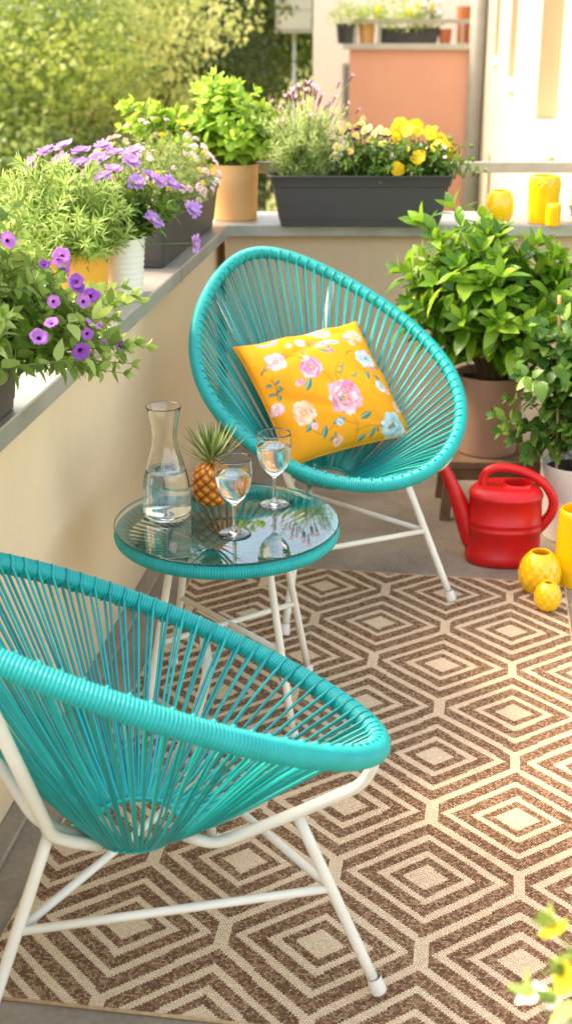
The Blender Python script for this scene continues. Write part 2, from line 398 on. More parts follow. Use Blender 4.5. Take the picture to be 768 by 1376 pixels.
chair['label'] = 'turquoise string lounge chair holding the flowered yellow cushion, its open side facing the viewer'
dup(chair, (NEAR[0], NEAR[1], RUGZ), NEAR[2], 'empty turquoise string lounge chair in the foreground, seen from behind its side')

# ------------------------------------------------------------------ side table and what stands on it
TC = np.array([-.487, 2.70]); TZ = .468
def make_table():
    root = thing('side_table', 'round turquoise string side table with glass top and white splayed legs', 'table', (TC[0], TC[1], RUGZ))
    a = np.linspace(0, 2 * PI, 250 * 6, endpoint=False); rr = .241; zc = .443
    P = np.stack([rr * np.cos(a), rr * np.sin(a), np.full(len(a), zc - RUGZ)], 1); N = np.array([0, 0, 1.])
    mb = MB(); wrapped_ring(mb, P, N, .0168, 250, 12, .0024); mb.build('wrapped_rim', M['cordrim'], root)
    mb = MB(); rc = np.array([0, 0, .392]); strand_set(mb, P, N, .0165, rc, .034, N, 58, .0026, jit=.001, sagk=.002); mb.build('cord_web', M['cord'], root)
    mb = MB(); b = np.linspace(0, 2 * PI, 24, endpoint=False); tube(mb, np.stack([.034 * np.cos(b), .034 * np.sin(b), np.full(24, .392)], 1), .0045, 8, closed=True); mb.build('centre_ring', M['cordrim'], root)
    mb = MB(); zt = TZ - RUGZ; R_ = .2565
    seg = 96; an = np.linspace(0, 2 * PI, seg, endpoint=False); ring = lambda r, z: np.stack([r * np.cos(an), r * np.sin(an), np.full(seg, z)], 1)
    rings_add(mb, [ring(R_ - .002, zt)], cap1=True)
    rings_add(mb, [ring(R_ - .002, zt - .006), ring(R_, zt - .005), ring(R_, zt - .001), ring(R_ - .002, zt)], 1)
    mb.build('glass_top', [M['pane'], M['paneedge']], root, split=30)
    J = []
    for k in (42, 138, -138, -42):
        c, s = math.cos(R(k)), math.sin(R(k)); top = np.array([.140 * c, .140 * s, .437]); ft = np.array([.232 * c, .232 * s, .006])
        mb = MB(); tube(mb, np.linspace(top, ft, 6), .0088, 10); lg = mb.build('leg', M['steel'], root)
        mb = MB(); lathe(mb, [(.006, 0), (.012, .0005), (.0128, .004), (.012, .014), (.0092, .022)], 14, cap0=True); cp = mb.build('foot_cap', M['rubber'], lg); cp.location = ft - (0, 0, .006)
        J.append(top + (ft - top) * ((top[2] - .2) / (top[2] - ft[2])))
    mb = MB(); tube(mb, [J[0], (J[0] + J[2]) / 2 + (0, 0, .0), J[2]], .0068, 10); mb.build('stretcher', M['steel'], root)
    mb = MB(); tube(mb, [J[1], (J[1] + J[3]) / 2, J[3]], .0067, 10); mb.build('stretcher', M['steel'], root)
    mb = MB(); tube(mb, np.stack([.142 * np.cos(b), .142 * np.sin(b), np.full(24, .410)], 1), .0045, 8, closed=True); mb.build('under_frame', M['cord'], root)
    return root
make_table()
def sm_prof(p, k=5):
    q = smooth_path([(r, 0, z) for r, z in p], k); return [(max(x[0], 0.0002), x[2]) for x in q]
def make_glass(name, label, loc, level):
    root = thing(name, label, 'wine glass', loc, group='wine glasses of water on the table')
    outer = [(.0005, 0), (.0345, .0003), (.0352, .0012), (.0335, .0024), (.022, .0034), (.011, .0056), (.0056, .012), (.0042, .030), (.0040, .055), (.0046, .068), (.0110, .0755), (.0235, .088), (.0335, .104), (.0385, .122), (.0402, .142), (.0396, .160), (.0388, .178)]
    inner = [(.0378, .1788), (.0385, .160), (.0391, .142), (.0374, .1225), (.0322, .105), (.0222, .0895), (.0100, .0775), (.0005, .0745)]
    mb = MB(); lathe(mb, sm_prof(outer) + sm_prof(inner), 40); g = mb.build('glass_body', M['glass'], root)
    mb = MB(); w = [(r + .0006, z - .0004 if z < .08 else z) for r, z in sm_prof(inner) if z < level]; w = w[::-1]
    top = w[-1][0]; w.append((top + .0002, level)); w.append((top * .5, level)); w.append((.0002, level))
    lathe(mb, w, 40); mb.build('water', M['water'], root)
    return root
make_glass('wine_glass', 'stemmed glass of water nearest the table edge, in front of the pineapple', (-.455, 2.616, TZ + .001), .142)
make_glass('wine_glass', 'stemmed glass of water farther back on the table, beside the cushion', (-.392, 2.806, TZ + .001), .146)
def make_carafe():
    root = thing('water_carafe', 'clear glass carafe half full of water at the left of the table', 'carafe', (-.628, 2.712, TZ + .001))
    outer = [(.0005, .001), (.048, 0), (.0535, .004), (.0555, .014), (.0545, .050), (.0510, .088), (.0440, .120), (.0345, .152), (.0290, .178), (.0285, .200), (.0315, .226), (.0372, .252), (.0402, .2605)]
    inner = [(.0388, .2612), (.0350, .252), (.0290, .226), (.0258, .200), (.0263, .178), (.0318, .152), (.0413, .120), (.0483, .088), (.0518, .050), (.0524, .016), (.0490, .010), (.0005, .011)]
    mb = MB(); lathe(mb, sm_prof(outer) + sm_prof(inner), 48); mb.build('glass_body', M['glass'], root)
    lv = .112; w = [(r + .0006, z) for r, z in sm_prof(inner) if z < lv][::-1]; t = w[-1][0] + .0003
    w += [(t, lv), (t * .5, lv), (.0002, lv)]
    mb = MB(); lathe(mb, w, 48); mb.build('water', M['water'], root)
    # raised round seal on the shoulder, towards the viewer
    mb = MB(); a = np.linspace(0, 2 * PI, 24, endpoint=False); az = R(-68)
    n = nrm([math.cos(az) * .95, math.sin(az) * .95, .32]); s = np.array([-math.sin(az), math.cos(az), 0]); u = np.cross(n, s)
    c = np.array([math.cos(az), math.sin(az), 0]) * .0415 + np.array([0, 0, .128]); rings = []
    tube(mb, [c + .0155 * (math.cos(t) * s + math.sin(t) * u) - n * (.0155 * abs(math.cos(t))) ** 2 * 9 for t in a], .0013, 6, closed=True)
    mb.build('embossed_seal', M['glass'], root)
make_carafe()
def make_pineapple():
    root = thing('pineapple', 'small ripe pineapple with spiky grey green crown on the glass table', 'pineapple', (-.536, 2.79, TZ))
    nt, nz = 168, 120; th = np.linspace(0, 2 * PI, nt, endpoint=False); V = []; Ccol = []
    c_deep, c_org, c_gold, c_grn = (np.array(lin(c)) for c in ((92, 44, 14), (204, 104, 22), (238, 164, 52), (150, 120, 48)))
    for i in range(nz + 1):
        z = i / nz; prof = .047 * (1 - abs(2 * z - 1) ** 3.0 * .999) ** .5 * (1 - .10 * z)
        A = (9 * th / 2 + z * 5.2 * PI / 1.25); B = (9 * th / 2 - z * 5.2 * PI / 1.25)
        e = np.abs(np.sin(A)) ** .55 * np.abs(np.sin(B)) ** .55
        spike = np.exp(-((np.abs(np.sin(A)) - 1) ** 2 + (np.abs(np.sin(B)) - 1) ** 2) / .006)
        r = prof + (.0050 * e + .0022 * spike - .0028) * min(1, prof / .03)
        V.append(np.stack([r * np.cos(th), r * np.sin(th), np.full(nt, z * .108)], 1))
        k = e[:, None]; col = np.where(k < .55, c_deep + (c_org - c_deep) * (k / .55), c_org + (c_gold - c_org) * ((k - .55) / .45))
        col = col * (1 - spike[:, None] * .55) + c_deep * spike[:, None] * .55
        col = col * (1 - .25 * z) + c_grn * .25 * z; Ccol.append(col * (.9 + .2 * rng.random((nt, 1))))
    mb = MB(); rings_add(mb, V, 0, True, True); me = mb.mesh('fruit', M['pinefruit']); paint(me, np.concatenate(Ccol)); link('fruit', me, root)
    mb = MB()
    for i in range(64):
        f = i / 63; az = i * 2.39996; L = .048 + .050 * math.sin(PI * min(1, f * .9 + .12)) ; el = R(16 + 68 * f + rng.normal() * 6)
        d = np.array([math.cos(az) * math.cos(el), math.sin(az) * math.cos(el), math.sin(el)])
        b = np.array([math.cos(az) * .012 * (1 - f), math.sin(az) * .012 * (1 - f), .104 + .030 * f])
        leaf(mb, b, d, nrm(np.array([0, 0, 1.]) - d * d[2] + 1e-3), L * (1.12 - .25 * f), .0088, 'spear', -.28 + .55 * f if f < .5 else -.05, .5, 6)
    mb.build('crown', M['pinecrown'], root)

# ------------------------------------------------------------------ foliage machinery
PROF = {'ovate': lambda t: np.sin(PI * np.clip(t, 0, 1) ** .72) ** .85, 'elliptic': lambda t: np.sin(PI * t) ** .9,
        'linear': lambda t: np.clip(np.minimum(t * 8, (1 - t) * 3.2), 0, 1) ** .7, 'spear': lambda t: np.clip(np.minimum(t * 10 + .7, 1), 0, 1) * (1 - t) ** .62,
        'obovate': lambda t: np.sin(PI * t ** 1.5) ** .8}
def leaf(mb, pos, d, n, L, W, shape='ovate', curl=.2, fold=.25, seg=4, mi=0, twist=0.):
    d = nrm(d); x = np.cross(d, n); x = nrm(x) if np.linalg.norm(x) > 1e-6 else nrm(np.cross(d, (.3, .5, .8))); n = np.cross(x, d)
    t = np.linspace(0, 1, seg + 1); w = PROF[shape](t) * W / 2; w[-1] = max(w[-1], 0) ; zc = -curl * L * t * t; yc = t * L * (1 - .15 * abs(curl))
    if shape == 'linear' or seg <= 2 and W < .006:
        V = np.concatenate([np.stack([-w, yc, zc], 1), np.stack([w, yc, zc], 1)]); k = seg + 1
        F = [(i, i + k, i + 1 + k, i + 1) for i in range(seg)]
    else:
        V = np.concatenate([np.stack([-w, yc, zc + fold * w], 1), np.stack([0 * w, yc, zc], 1), np.stack([w, yc, zc + fold * w], 1)]); k = seg + 1
        F = [(i, i + k, i + 1 + k, i + 1) for i in range(seg)] + [(i + k, i + 2 * k, i + 1 + 2 * k, i + 1 + k) for i in range(seg)]
    if twist: a = twist * t; V[:, 0] *= np.tile(np.cos(a), len(V) // k)
    mb.add(np.asarray(pos) + V @ np.stack([x, d, n]), F, mi)
def bez(b, c, p, k=7):
    t = np.linspace(0, 1, k)[:, None]; return (1 - t) ** 2 * b + 2 * t * (1 - t) * c + t * t * p
def grow(lm, sm, base, tips, L, W, shape, nodes, per=2, t0=.25, ang=55, rise=.6, curl=.2, fold=.25, seg=4, sr=.0016, upbias=.5, tipsize=.6, jit=.25, spread=.0, crown=True):
    """stems from base to each tip, leaves set in whorls along them; returns tip points and directions"""
    out = []
    for p in tips:
        p = np.asarray(p, float); b = np.asarray(base() if callable(base) else base, float) + np.append(rng.normal(size=2) * spread, 0)
        v = p - b; c = b + np.array([v[0] * (1 - rise), v[1] * (1 - rise), v[2] * rise + .15 * abs(v[2])]) + rng.normal(size=3) * .01
        S = bez(b, c, p, 8); tube(sm, S, np.linspace(sr, sr * .5, 8), 5, caps=False)
        for j in range(nodes):
            t = t0 + (1 - t0) * (j + rng.random() * .5) / nodes; i = min(int(t * 7), 6); q = S[i] + (S[i + 1] - S[i]) * (t * 7 - i); T = nrm(S[i + 1] - S[i])
            e = nrm(np.cross(T, (.31, .72, .2))); g = np.cross(T, e); a0 = j * 1.57 + rng.random() * .7
            for h in range(per):
                a = a0 + 2 * PI * h / per; rad = math.cos(a) * e + math.sin(a) * g; A = R(ang + rng.normal() * 12)
                d = nrm(math.cos(A) * T + math.sin(A) * rad + rng.normal(size=3) * jit * .5); n = nrm(nrm(T - (T @ d) * d) * (1 - upbias) + np.array([0, 0, 1.]) * upbias + rng.normal(size=3) * jit)
                k = (1 - (1 - tipsize) * t) * (.75 + .5 * rng.random())
                leaf(lm, q, d, n, L * k, W * k * (.85 + .3 * rng.random()), shape, curl * (.4 + 1.2 * rng.random()), fold, seg)
        T = nrm(S[-1] - S[-2])
        if crown:
            for h in range(4):
                a = h * PI / 2 + rng.random(); e = nrm(np.cross(T, (.31, .72, .2))); g = np.cross(T, e)
                d = nrm(T * .9 + .6 * (math.cos(a) * e + math.sin(a) * g)); leaf(lm, S[-1], d, nrm(T - (T @ d) * d + 1e-3), L * tipsize * .75, W * tipsize * .7, shape, curl * .5, fold, seg)
        out.append((S[-1], T))
    return out
def dome(c, rx, ry, rz, n, lo=-.1, power=.45, keep=None):
    """points filling the upper shell of an ellipsoid"""
    out = []
    while len(out) < n:
        v = nrm(rng.normal(size=3)); 
        if v[2] < lo: continue
        r = .55 + .45 * rng.random() ** power; p = np.array(c) + v * r * (rx, ry, rz)
        if keep is None or keep(p): out.append(p)
    return out
def put(me, parent, p, d, s, name='blossom', tw=None):
    o = link(name, me, parent, p); orient(o, nrm(d), rng.random() * 6.28 if tw is None else tw); o.scale = (s, s, s); return o

# --- blossom meshes, unit radius, facing +Z
def petal_fan(mb, az, L, W, z0, tilt, mi=0, cup=.15, frill=.04, r0=.05, nr=5, na=7, eye=None):
    """a rounded petal lying along az; eye = (fraction, slot) paints the base"""
    rows = []
    for i in range(nr + 1):
        t = i / nr; w = W * math.sin(PI * min(.97, .16 + .68 * t ** .8)) ** .8; row = []
        for j in range(na + 1):
            u = 2 * j / na - 1; y = r0 + L * t * (1 - .16 * u * u * t); x = u * w * .5
            z = z0 + math.sin(tilt) * y + cup * (u * u * .35 * w) + (frill * math.sin(j * 2.4 + az * 3) * t * t)
            row.append((x, y * math.cos(tilt), z))
        rows.append(row)
    V = np.array(rows).reshape(-1, 3); c, s = math.cos(az), math.sin(az); V = V @ np.array([[c, s, 0], [-s, c, 0], [0, 0, 1]])
    k = na + 1
    for i in range(nr):
        F = [(i * k + j, i * k + j + 1, (i + 1) * k + j + 1, (i + 1) * k + j) for j in range(na)]
        use = mi if not eye or (i + .5) / nr > eye[0] else eye[1]
        mb.f += [tuple(x + mb.n for x in f) for f in F]; mb.m += [use] * len(F)
    mb.v.append(V); mb.n += len(V)
def me_petunia():
    mb = MB(); na = 40; th = np.linspace(0, 2 * PI, na, endpoint=False); prof = [(.10, -1.15), (.15, -.7), (.24, -.35), (.42, -.12), (.7, .02), (.92, .03), (1.0, -.03)]
    rings = []
    for r, z in prof:
        lob = 1 - .13 * max(0, r - .3) * (1 - np.abs(np.cos(2.5 * th))) * 1.6; fr = .05 * np.sin(th * 10 + 1) * max(0, r - .6) * 2
        rings.append(np.stack([r * lob * np.cos(th), r * lob * np.sin(th), z + fr], 1))
    rings_add(mb, rings[:3], 1, True); rings_add(mb, rings[2:], 0); return mb.mesh('petunia', [M['purple'], M['purple_dark']])
def me_daisy():
    mb = MB()
    for k in range(15): petal_fan(mb, k * 2 * PI / 15 + rng.normal() * .05, .95 + rng.normal() * .07, .42, 0, .28 + rng.normal() * .12, 0, .5, .09, .12, 4, 5)
    for k in range(12): petal_fan(mb, k * 2 * PI / 12 + .2, .62 + rng.normal() * .05, .34, .06, .62, 0, .5, .08, .08, 4, 5)
    for k in range(26):
        a = k * 2.4; r = .26 * math.sqrt(k / 26); lathe(mb, [(.01, .0), (.05, .04), (.045, .16), (.01, .2)], 6, (r * math.cos(a), r * math.sin(a), .1), 1)
    lathe(mb, [(.02, -.25), (.14, -.16), (.2, .0), (.1, .08)], 10, (0, 0, 0), 2, cap0=True)
    return mb.mesh('scabious', [M['lilac'], M['lilac_c'], M['stem']])
def me_pansy(petal, eye, top=None):
    mb = MB(); slots = [petal, eye] + ([top] if top else [])
    tp = 2 if top else 0
    for az, L, W, z, ey in ((.62, .95, 1.15, -.08, None), (-.62, .95, 1.15, -.06, None), (1.75, .86, 1.05, .0, (.2, 1)), (-1.75, .86, 1.05, .02, (.2, 1)), (PI, 1.0, 1.35, .05, (.3, 1))):
        petal_fan(mb, az, L, W, z, .10 + rng.normal() * .06, tp if abs(az) < 1 else 0, -.12, .06, .02, 6, 9, ey)
    lathe(mb, [(.02, -.3), (.1, -.2), (.12, -.04)], 8, (0, 0, 0), 1, cap0=True)
    return mb.mesh('pansy', slots)
def me_simple(mat, heart, n=5):
    mb = MB()
    for k in range(n): petal_fan(mb, k * 2 * PI / n, .95, .85, 0, .15, 0, .1, .03, .05, 3, 4)
    lathe(mb, [(.18, -.02), (.2, .08), (.1, .16), (.01, .18)], 8, (0, 0, 0), 1)
    return mb.mesh('floret', [mat, heart])
def me_cluster(mat, heart):
    mb = MB()
    for k in range(17):
        el = math.acos(1 - .95 * (k + .5) / 17); az = k * 2.4; d = np.array([math.sin(el) * math.cos(az), math.sin(el) * math.sin(az), math.cos(el)]); p = d * (.8, .8, .55)
        e = nrm(np.cross(d, (.3, .6, .7))); g = np.cross(d, e)
        for j in range(4):
            a = j * PI / 2 + k; r = math.cos(a) * e + math.sin(a) * g; leaf(mb, p, nrm(r + .25 * d), d, .30, .24, 'obovate', .1, .1, 2)
        mb.add([p + .05 * e + .06 * d, p + .05 * g + .06 * d, p - .05 * e + .06 * d, p - .05 * g + .06 * d], [(0, 1, 2, 3)], 1)
    return mb.mesh('cluster', [mat, heart])
def me_spike():
    mb = MB()
    for i in range(9):
        for k in range(5):
            a = k * 2 * PI / 5 + i * .6; z = .16 * i; r = .26 * math.sin(PI * (i + 2.2) / 12.5)
            d = nrm([math.cos(a), math.sin(a), 1.1]); leaf(mb, (0, 0, z), d, nrm([-math.cos(a) * .6, -math.sin(a) * .6, .8]), .3 + r * .4, .22, 'ovate', -.2, .4, 3)
    for k in range(4):
        a = k * PI / 2; leaf(mb, (0, 0, 1.42), nrm([math.cos(a) * .5, math.sin(a) * .5, 1]), nrm([-math.cos(a), -math.sin(a), .5]), 1.0, .46, 'obovate', .25, .2, 3, 1)
    return mb.mesh('lavender_head', [M['lavspike'], M['lavtop']])
B_pet, B_dai = me_petunia(), me_daisy()
B_pan = me_pansy(M['pansy'], M['pansy_eye']); B_vio = me_pansy(M['violay'], M['pansy_eye'], M['violap'])
B_whi = me_simple(M['white'], M['goldpetal']); B_clu = me_cluster(M['pinkwhite'], M['lilac_c']); B_gol = me_cluster(M['goldpetal'], M['pansy_eye']); B_spk = me_spike()
make_pineapple()

# ------------------------------------------------------------------ cushion
def make_cushion():
    s = .40; n = 230; u = np.linspace(0, 1, n); U, V = np.meshgrid(u, u)      # U right, V up
    x = (U - .5) * 2; y = (V - .5) * 2
    pin = 1 - .065 * (1 - x * x * .0) * (1 - np.abs(y) ** 2.2) * np.abs(x) ** 6; pin2 = 1 - .065 * (1 - np.abs(x) ** 2.2) * np.abs(y) ** 6
    X = x * pin * s / 2; Y = y * pin2 * s / 2
    h = ((1 - np.abs(x) ** 2.6) * (1 - np.abs(y) ** 2.6)).clip(0) ** .52
    wr = .0036 * np.sin(9 * x + 4 * y + 2 * np.sin(3 * y)) * (h ** .5) * np.clip(1.3 - h, 0, 1) * 2
    crease = .006 * np.exp(-((y - .30 * x - .62) / .09) ** 2) * h + .005 * np.exp(-((y + .55 * x + .52) / .08) ** 2) * h + .004 * np.exp(-((x - .2 * y + .55) / .07) ** 2) * h
    T = .072; Zf = T * h + wr - crease; Zb = -T * .85 * h
    base = np.array(lin((226, 152, 32))); col = np.tile(base, (n * n, 1)).reshape(n, n, 3) * (.97 + .06 * rng.random((n, n, 1)))
    # --- printed flowers, painted as dye on the cloth
    def blend(mask, c, k=1.):
        nonlocal col
        m = (np.clip(mask, 0, 1) * k)[..., None]; col = col * (1 - m) + np.array(lin(c)) * m
    sg = lambda v, w=.006: np.clip(.5 - v / (2 * w), 0, 1)
    def flower(cx, cy, r, cols, pet=7, rot=0., layers=3, heart=(236, 196, 120)):
        nonlocal col
        i0, i1 = max(0, int((cy - r * 1.2) * n)), min(n, int((cy + r * 1.2) * n) + 1); j0, j1 = max(0, int((cx - r * 1.2) * n)), min(n, int((cx + r * 1.2) * n) + 1)
        dx, dy = U[i0:i1, j0:j1] - cx, V[i0:i1, j0:j1] - cy; sub = col[i0:i1, j0:j1].copy(); fr = np.random.default_rng(int(cx * 1000 + cy * 77))
        def put_(m, c):
            nonlocal sub
            m = np.clip(m, 0, 1)[..., None]; sub = sub * (1 - m) + c * m
        cl = [np.array(lin(c)) for c in cols]
        for l in range(layers):
            k = pet - l
            for q in fr.permutation(k):
                a = rot + l * .5 + 2 * PI * q / k + fr.normal() * .12; L = r * (1 - .30 * l) * fr.uniform(.85, 1.05); W = L * fr.uniform(.44, .58) * 7 / k
                u_ = dx * math.cos(a) + dy * math.sin(a); v_ = -dx * math.sin(a) + dy * math.cos(a); t = np.clip(u_ / L, 0, 1)
                w = W * np.sin(PI * np.clip(t, 0, 1) ** .75 * .93 + .12) ** .7 * (1 + .10 * np.sin(9 * t + q)); e = np.abs(v_) - w
                ins = sg(e, .0035) * (u_ > 0) * sg(u_ - L * (.96 - .07 * np.cos(v_ / W * 7 + q)), .0035)
                shade = np.clip(t * 1.15 - .1 + fr.normal() * .12 + .25 * (v_ / (W + 1e-6)), 0, 1)[..., None]
                put_(ins, cl[2] * (1 - shade) + (cl[1] if q % 2 else cl[0]) * shade)
                put_(ins * sg(np.abs(e + .003) - .0012, .002) * .55, cl[2] * .55)
                put_(ins * sg(np.abs(np.sin(v_ / W * 6)) - .16, .12) * (t < .7) * .35, cl[2] * .75)
        d = np.hypot(dx, dy); put_(sg(d - r * .13), np.array(lin(heart))); put_(sg(np.abs(d - r * .15) - .003, .003) * (np.sin(11 * np.arctan2(dy, dx)) > 0) * .8, np.array(lin((150, 84, 60))))
        col[i0:i1, j0:j1] = sub
    def stem(pts, w=.0032, c=(112, 78, 40)):
        P = smooth_path([(a, b, 0) for a, b in pts], 10)
        for p in P: blend(sg(np.hypot(U - p[0], V - p[1]) - w, .003), c)
    def pleaf(cx, cy, L, W, ang, c=(74, 128, 106), c2=(168, 196, 150)):
        ca, sa = math.cos(ang), math.sin(ang); a = (U - cx) * ca + (V - cy) * sa; b = -(U - cx) * sa + (V - cy) * ca
        t = np.clip(a / L + .5, 0, 1); w = W / 2 * np.sin(PI * t) ** .8; inside = sg(np.abs(b) - w, .004) * (np.abs(a) < L / 2)
        blend(inside, c); blend(inside * sg(np.abs(b - w * .35) - w * .3, .004), c2, .7); blend(sg(np.abs(b) - .0012, .002) * (np.abs(a) < L / 2 * .9), (44, 74, 62), .7)
    stem([(.50, -.0), (.55, .12), (.52, .26), (.55, .40), (.54, .52), (.60, .60)]); stem([(.55, .12), (.42, .17), (.28, .12), (.18, .2)]); stem([(.52, .08), (.66, .1), (.78, .06)])
    stem([(.20, .74), (.30, .76), (.36, .70), (.39, .62)]); stem([(.62, .90), (.58, .82), (.50, .80)]); stem([(.83, .6), (.78, .50), (.80, .40), (.86, .36), (.9, .22)]); stem([(.39, .6), (.47, .55), (.5, .45)]); stem([(.09, .62), (.10, .54), (.08, .46)])
    stem([(.83, .62), (.74, .68), (.70, .66)])
    G1, G2 = (70, 120, 104), (92, 104, 52)
    for a in ((.317, .49, .13, .045, .9), (.42, .175, .10, .04, .1), (.64, .175, .11, .042, .3), (.30, .13, .10, .04, 1.1), (.205, .19, .10, .036, .6), (.235, .225, .10, .036, 2.2), (.46, .245, .09, .035, 2.4), (.57, .03, .08, .03, .5), (.66, .05, .09, .03, .9), (.12, .58, .05, .025, .5), (.06, .585, .05, .025, 2.6), (.12, .52, .05, .025, .3), (.055, .52, .05, .025, 2.8), (.10, .47, .05, .025, 1.2), (.79, .47, .08, .035, 1.3), (.86, .44, .07, .03, 2.2), (.60, .74, .10, .035, 1.9), (.55, .73, .09, .03, 2.5)): pleaf(*a, G1)
    for a in ((.58, .80, .15, .05, .15), (.65, .79, .10, .04, -.5)): pleaf(*a, (104, 170, 176), (190, 216, 206))
    for a in ((.20, .915, .16, .035, -.25), (.26, .935, .11, .035, .7), (.16, .93, .08, .03, -.9)): pleaf(*a, (126, 140, 162), (206, 196, 196))
    pk = [(214, 142, 164), (230, 184, 194), (182, 92, 130)]; lp = [(240, 196, 200), (248, 222, 214), (222, 150, 162)]; bl = [(190, 204, 202), (218, 224, 214), (138, 166, 178)]; pe = [(242, 188, 152), (248, 212, 178), (226, 150, 118)]
    flower(.536, .335, .145, [(226, 170, 180), (236, 204, 198), (194, 112, 138)], 7, .3, heart=(240, 190, 90)); flower(.585, .40, .06, pk, 5, 1.)
    flower(.392, .615, .092, pk, 6, .8); flower(.188, .746, .085, lp, 6, .1); flower(.835, .60, .085, bl, 7, .5, heart=(120, 140, 130)); flower(.827, .060, .105, bl, 8, .2, heart=(226, 170, 120))
    flower(.205, .30, .10, pe, 6, .6); flower(.862, .37, .05, bl, 5, .4); flower(.62, .91, .075, pe, 6, .3); flower(.88, .84, .07, pe, 6, .9); flower(.42, .85, .045, lp, 5, .2); flower(.045, .40, .05, lp, 5, .5); flower(.93, .20, .05, pe, 5, .5); flower(.38, .05, .04, pe, 5, .1); flower(.80, .76, .035, pe, 5, .2)
    for i_ in range(26):
        fx, fy = np.random.default_rng(i_ + 50).uniform(.05, .95, 2); kk = i_ % 4
        if kk < 2: flower(fx, fy, .022 + .008 * kk, (pk, lp, bl, pe)[i_ % 3], 5, i_ * 1.)
        else: pleaf(fx, fy, .05, .02, i_ * 1.3, G2); pleaf(fx + .03, fy + .015, .045, .018, i_ * 1.3 + 1.2, G1)
    col = col.reshape(-1, 3)
    Xr = np.array([0.8149205044881573, 0.57422424456002, 0.07858550716452872]); Yr = np.array([-0.4703760443753944, 0.5760576873601164, 0.6685087264434776]); Zr = np.array([0.33860145905862893, -0.5817462085744557, 0.7395406685904141])
    o = thing('cushion', 'square yellow cushion printed with pink and blue flowers lying in the string chair', 'cushion', (-0.3459, 3.4967, 0.5492 + .004))
    def sheet(Z, flip): 
        P = np.stack([X, Y, Z], -1).reshape(-1, 3); W = P[:, :1] * Xr + P[:, 1:2] * Yr + P[:, 2:] * Zr
        i = np.arange(n * n).reshape(n, n); q = np.stack([i[:-1, :-1], i[:-1, 1:], i[1:, 1:], i[1:, :-1]], -1).reshape(-1, 4)
        return W, (q[:, ::-1] if flip else q)
    mb = MB(); a, f = sheet(Zf, False); mb.add(a, f.tolist()); b, f2 = sheet(Zb - .0015, True); mb.add(b, f2.tolist())
    me = mb.mesh('cover', M['print']); paint(me, np.concatenate([col, np.tile(base, (n * n, 1))])); link('cover', me, o)
    mb = MB(); k = n - 1; E = [(0, j) for j in range(0, k, 6)] + [(i, k) for i in range(0, k, 6)] + [(k, j) for j in range(k, 0, -6)] + [(i, 0) for i in range(k, 0, -6)]
    pts = [X[i, j] * Xr + Y[i, j] * Yr + (-.001) * Zr for i, j in E]; tube(mb, pts, .0028, 6, closed=True)
    mb.build('piping', plain('cushion_seam', (222, 148, 30), .85, .1, 60), o)
make_cushion()

# ------------------------------------------------------------------ setting: floor, rug, parapets, coping, rail
YAW = R(7.4); RTV = np.array([math.cos(YAW), math.sin(YAW)]); FWV = np.array([-math.sin(YAW), math.cos(YAW)])
mb = MB(); box(mb, -1.05, .76, -1.6, 5.2, -.18, 0); struct(mb.build('balcony_floor', M['floor'], smooth=False))
mb = MB(); rx0, rx1, ry0, ry1 = -.39, .687, -1.735, .118      # in the lattice frame of the pattern
nx = 40
xs = np.linspace(rx0, rx1, nx); ys = np.linspace(ry0, ry1, 60); XX, YY = np.meshgrid(xs, ys)
# the woven mat lies almost flat, one back corner lifting a touch
ZZ = .0055 + .0012 * (np.sin(XX * 7 + 1) * np.sin(YY * 5)) ** 2
idx = np.arange(nx * 60).reshape(60, nx)
mb.add(np.stack([XX, YY, ZZ], -1).reshape(-1, 3), np.stack([idx[:-1, :-1], idx[:-1, 1:], idx[1:, 1:], idx[1:, :-1]], -1).reshape(-1, 4).tolist())
rug = thing('outdoor_rug', 'brown and cream woven outdoor rug with nested diamond pattern on the balcony floor', 'rug', (-.328, 3.378, 0), R(-1.0))
mb.build('woven_mat', M['rug'], rug)
mb = MB()
tube(mb, round_path([(rx0, ry0, .0035), (rx1, ry0, .0035), (rx1, ry1, .0035), (rx0, ry1, .0035), (rx0, ry0 + .01, .0035)], .006), .0034, 6); mb.build('binding', M['rugedge'], rug)

# left parapet
lp = thing('left_parapet', 'cream rendered parapet wall along the left side of the balcony', 'wall', (-.86, 1.5, 0))
mb = MB(); box(mb, -.22, 0, -3.1, 3.55, 0, .80); mb.build('wall_face', M['wall'], lp, False)
mb = MB(); box(mb, 0, .045, -3.1, 3.06, 0, .012, bev=.003); mb.build('base_strip', M['floor'], lp, False)
mb = MB(); box(mb, -.29, .060, -3.1, 3.122, .802, .845, bev=.003); mb.build('coping', M['coping'], lp, False)
for yy in (.62, 2.25):
    mb = MB(); box(mb, -.289, .0612, yy, yy + .004, .801, .8462); mb.build('coping_joint', M['rail'], lp, False)
# back parapet, square to the view
bp = thing('back_parapet', 'beige rendered parapet wall closing the far end of the balcony', 'wall', (-.813, 4.575, 0), YAW)
mb = MB(); box(mb, .0, 1.62, .05, .28, 0, .80); mb.build('wall_face', M['backwall'], bp, False)
mb = MB(); box(mb, -.045, 1.70, 0.0, .34, .8035, .8455, bev=.003); mb.build('coping', M['coping'], bp, False)
rl = thing('railing', 'flat grey metal hand rail on posts above the back parapet', 'railing', (-.813, 4.575, .8455), YAW)
mb = MB(); box(mb, -.16, 1.36, .262, .285, .150, .190, bev=.003); mb.build('top_bar', M['rail'], rl, False)
for px in (-.12, 1.322):
    mb = MB(); box(mb, px, px + .035, .256, .261, .0, .182, bev=.001); lathe(mb, [(.001, .012), (.03, .012), (.03, 0)], 12, (px + .017, .235, 0)); mb.build('post', M['rail'], rl, False)

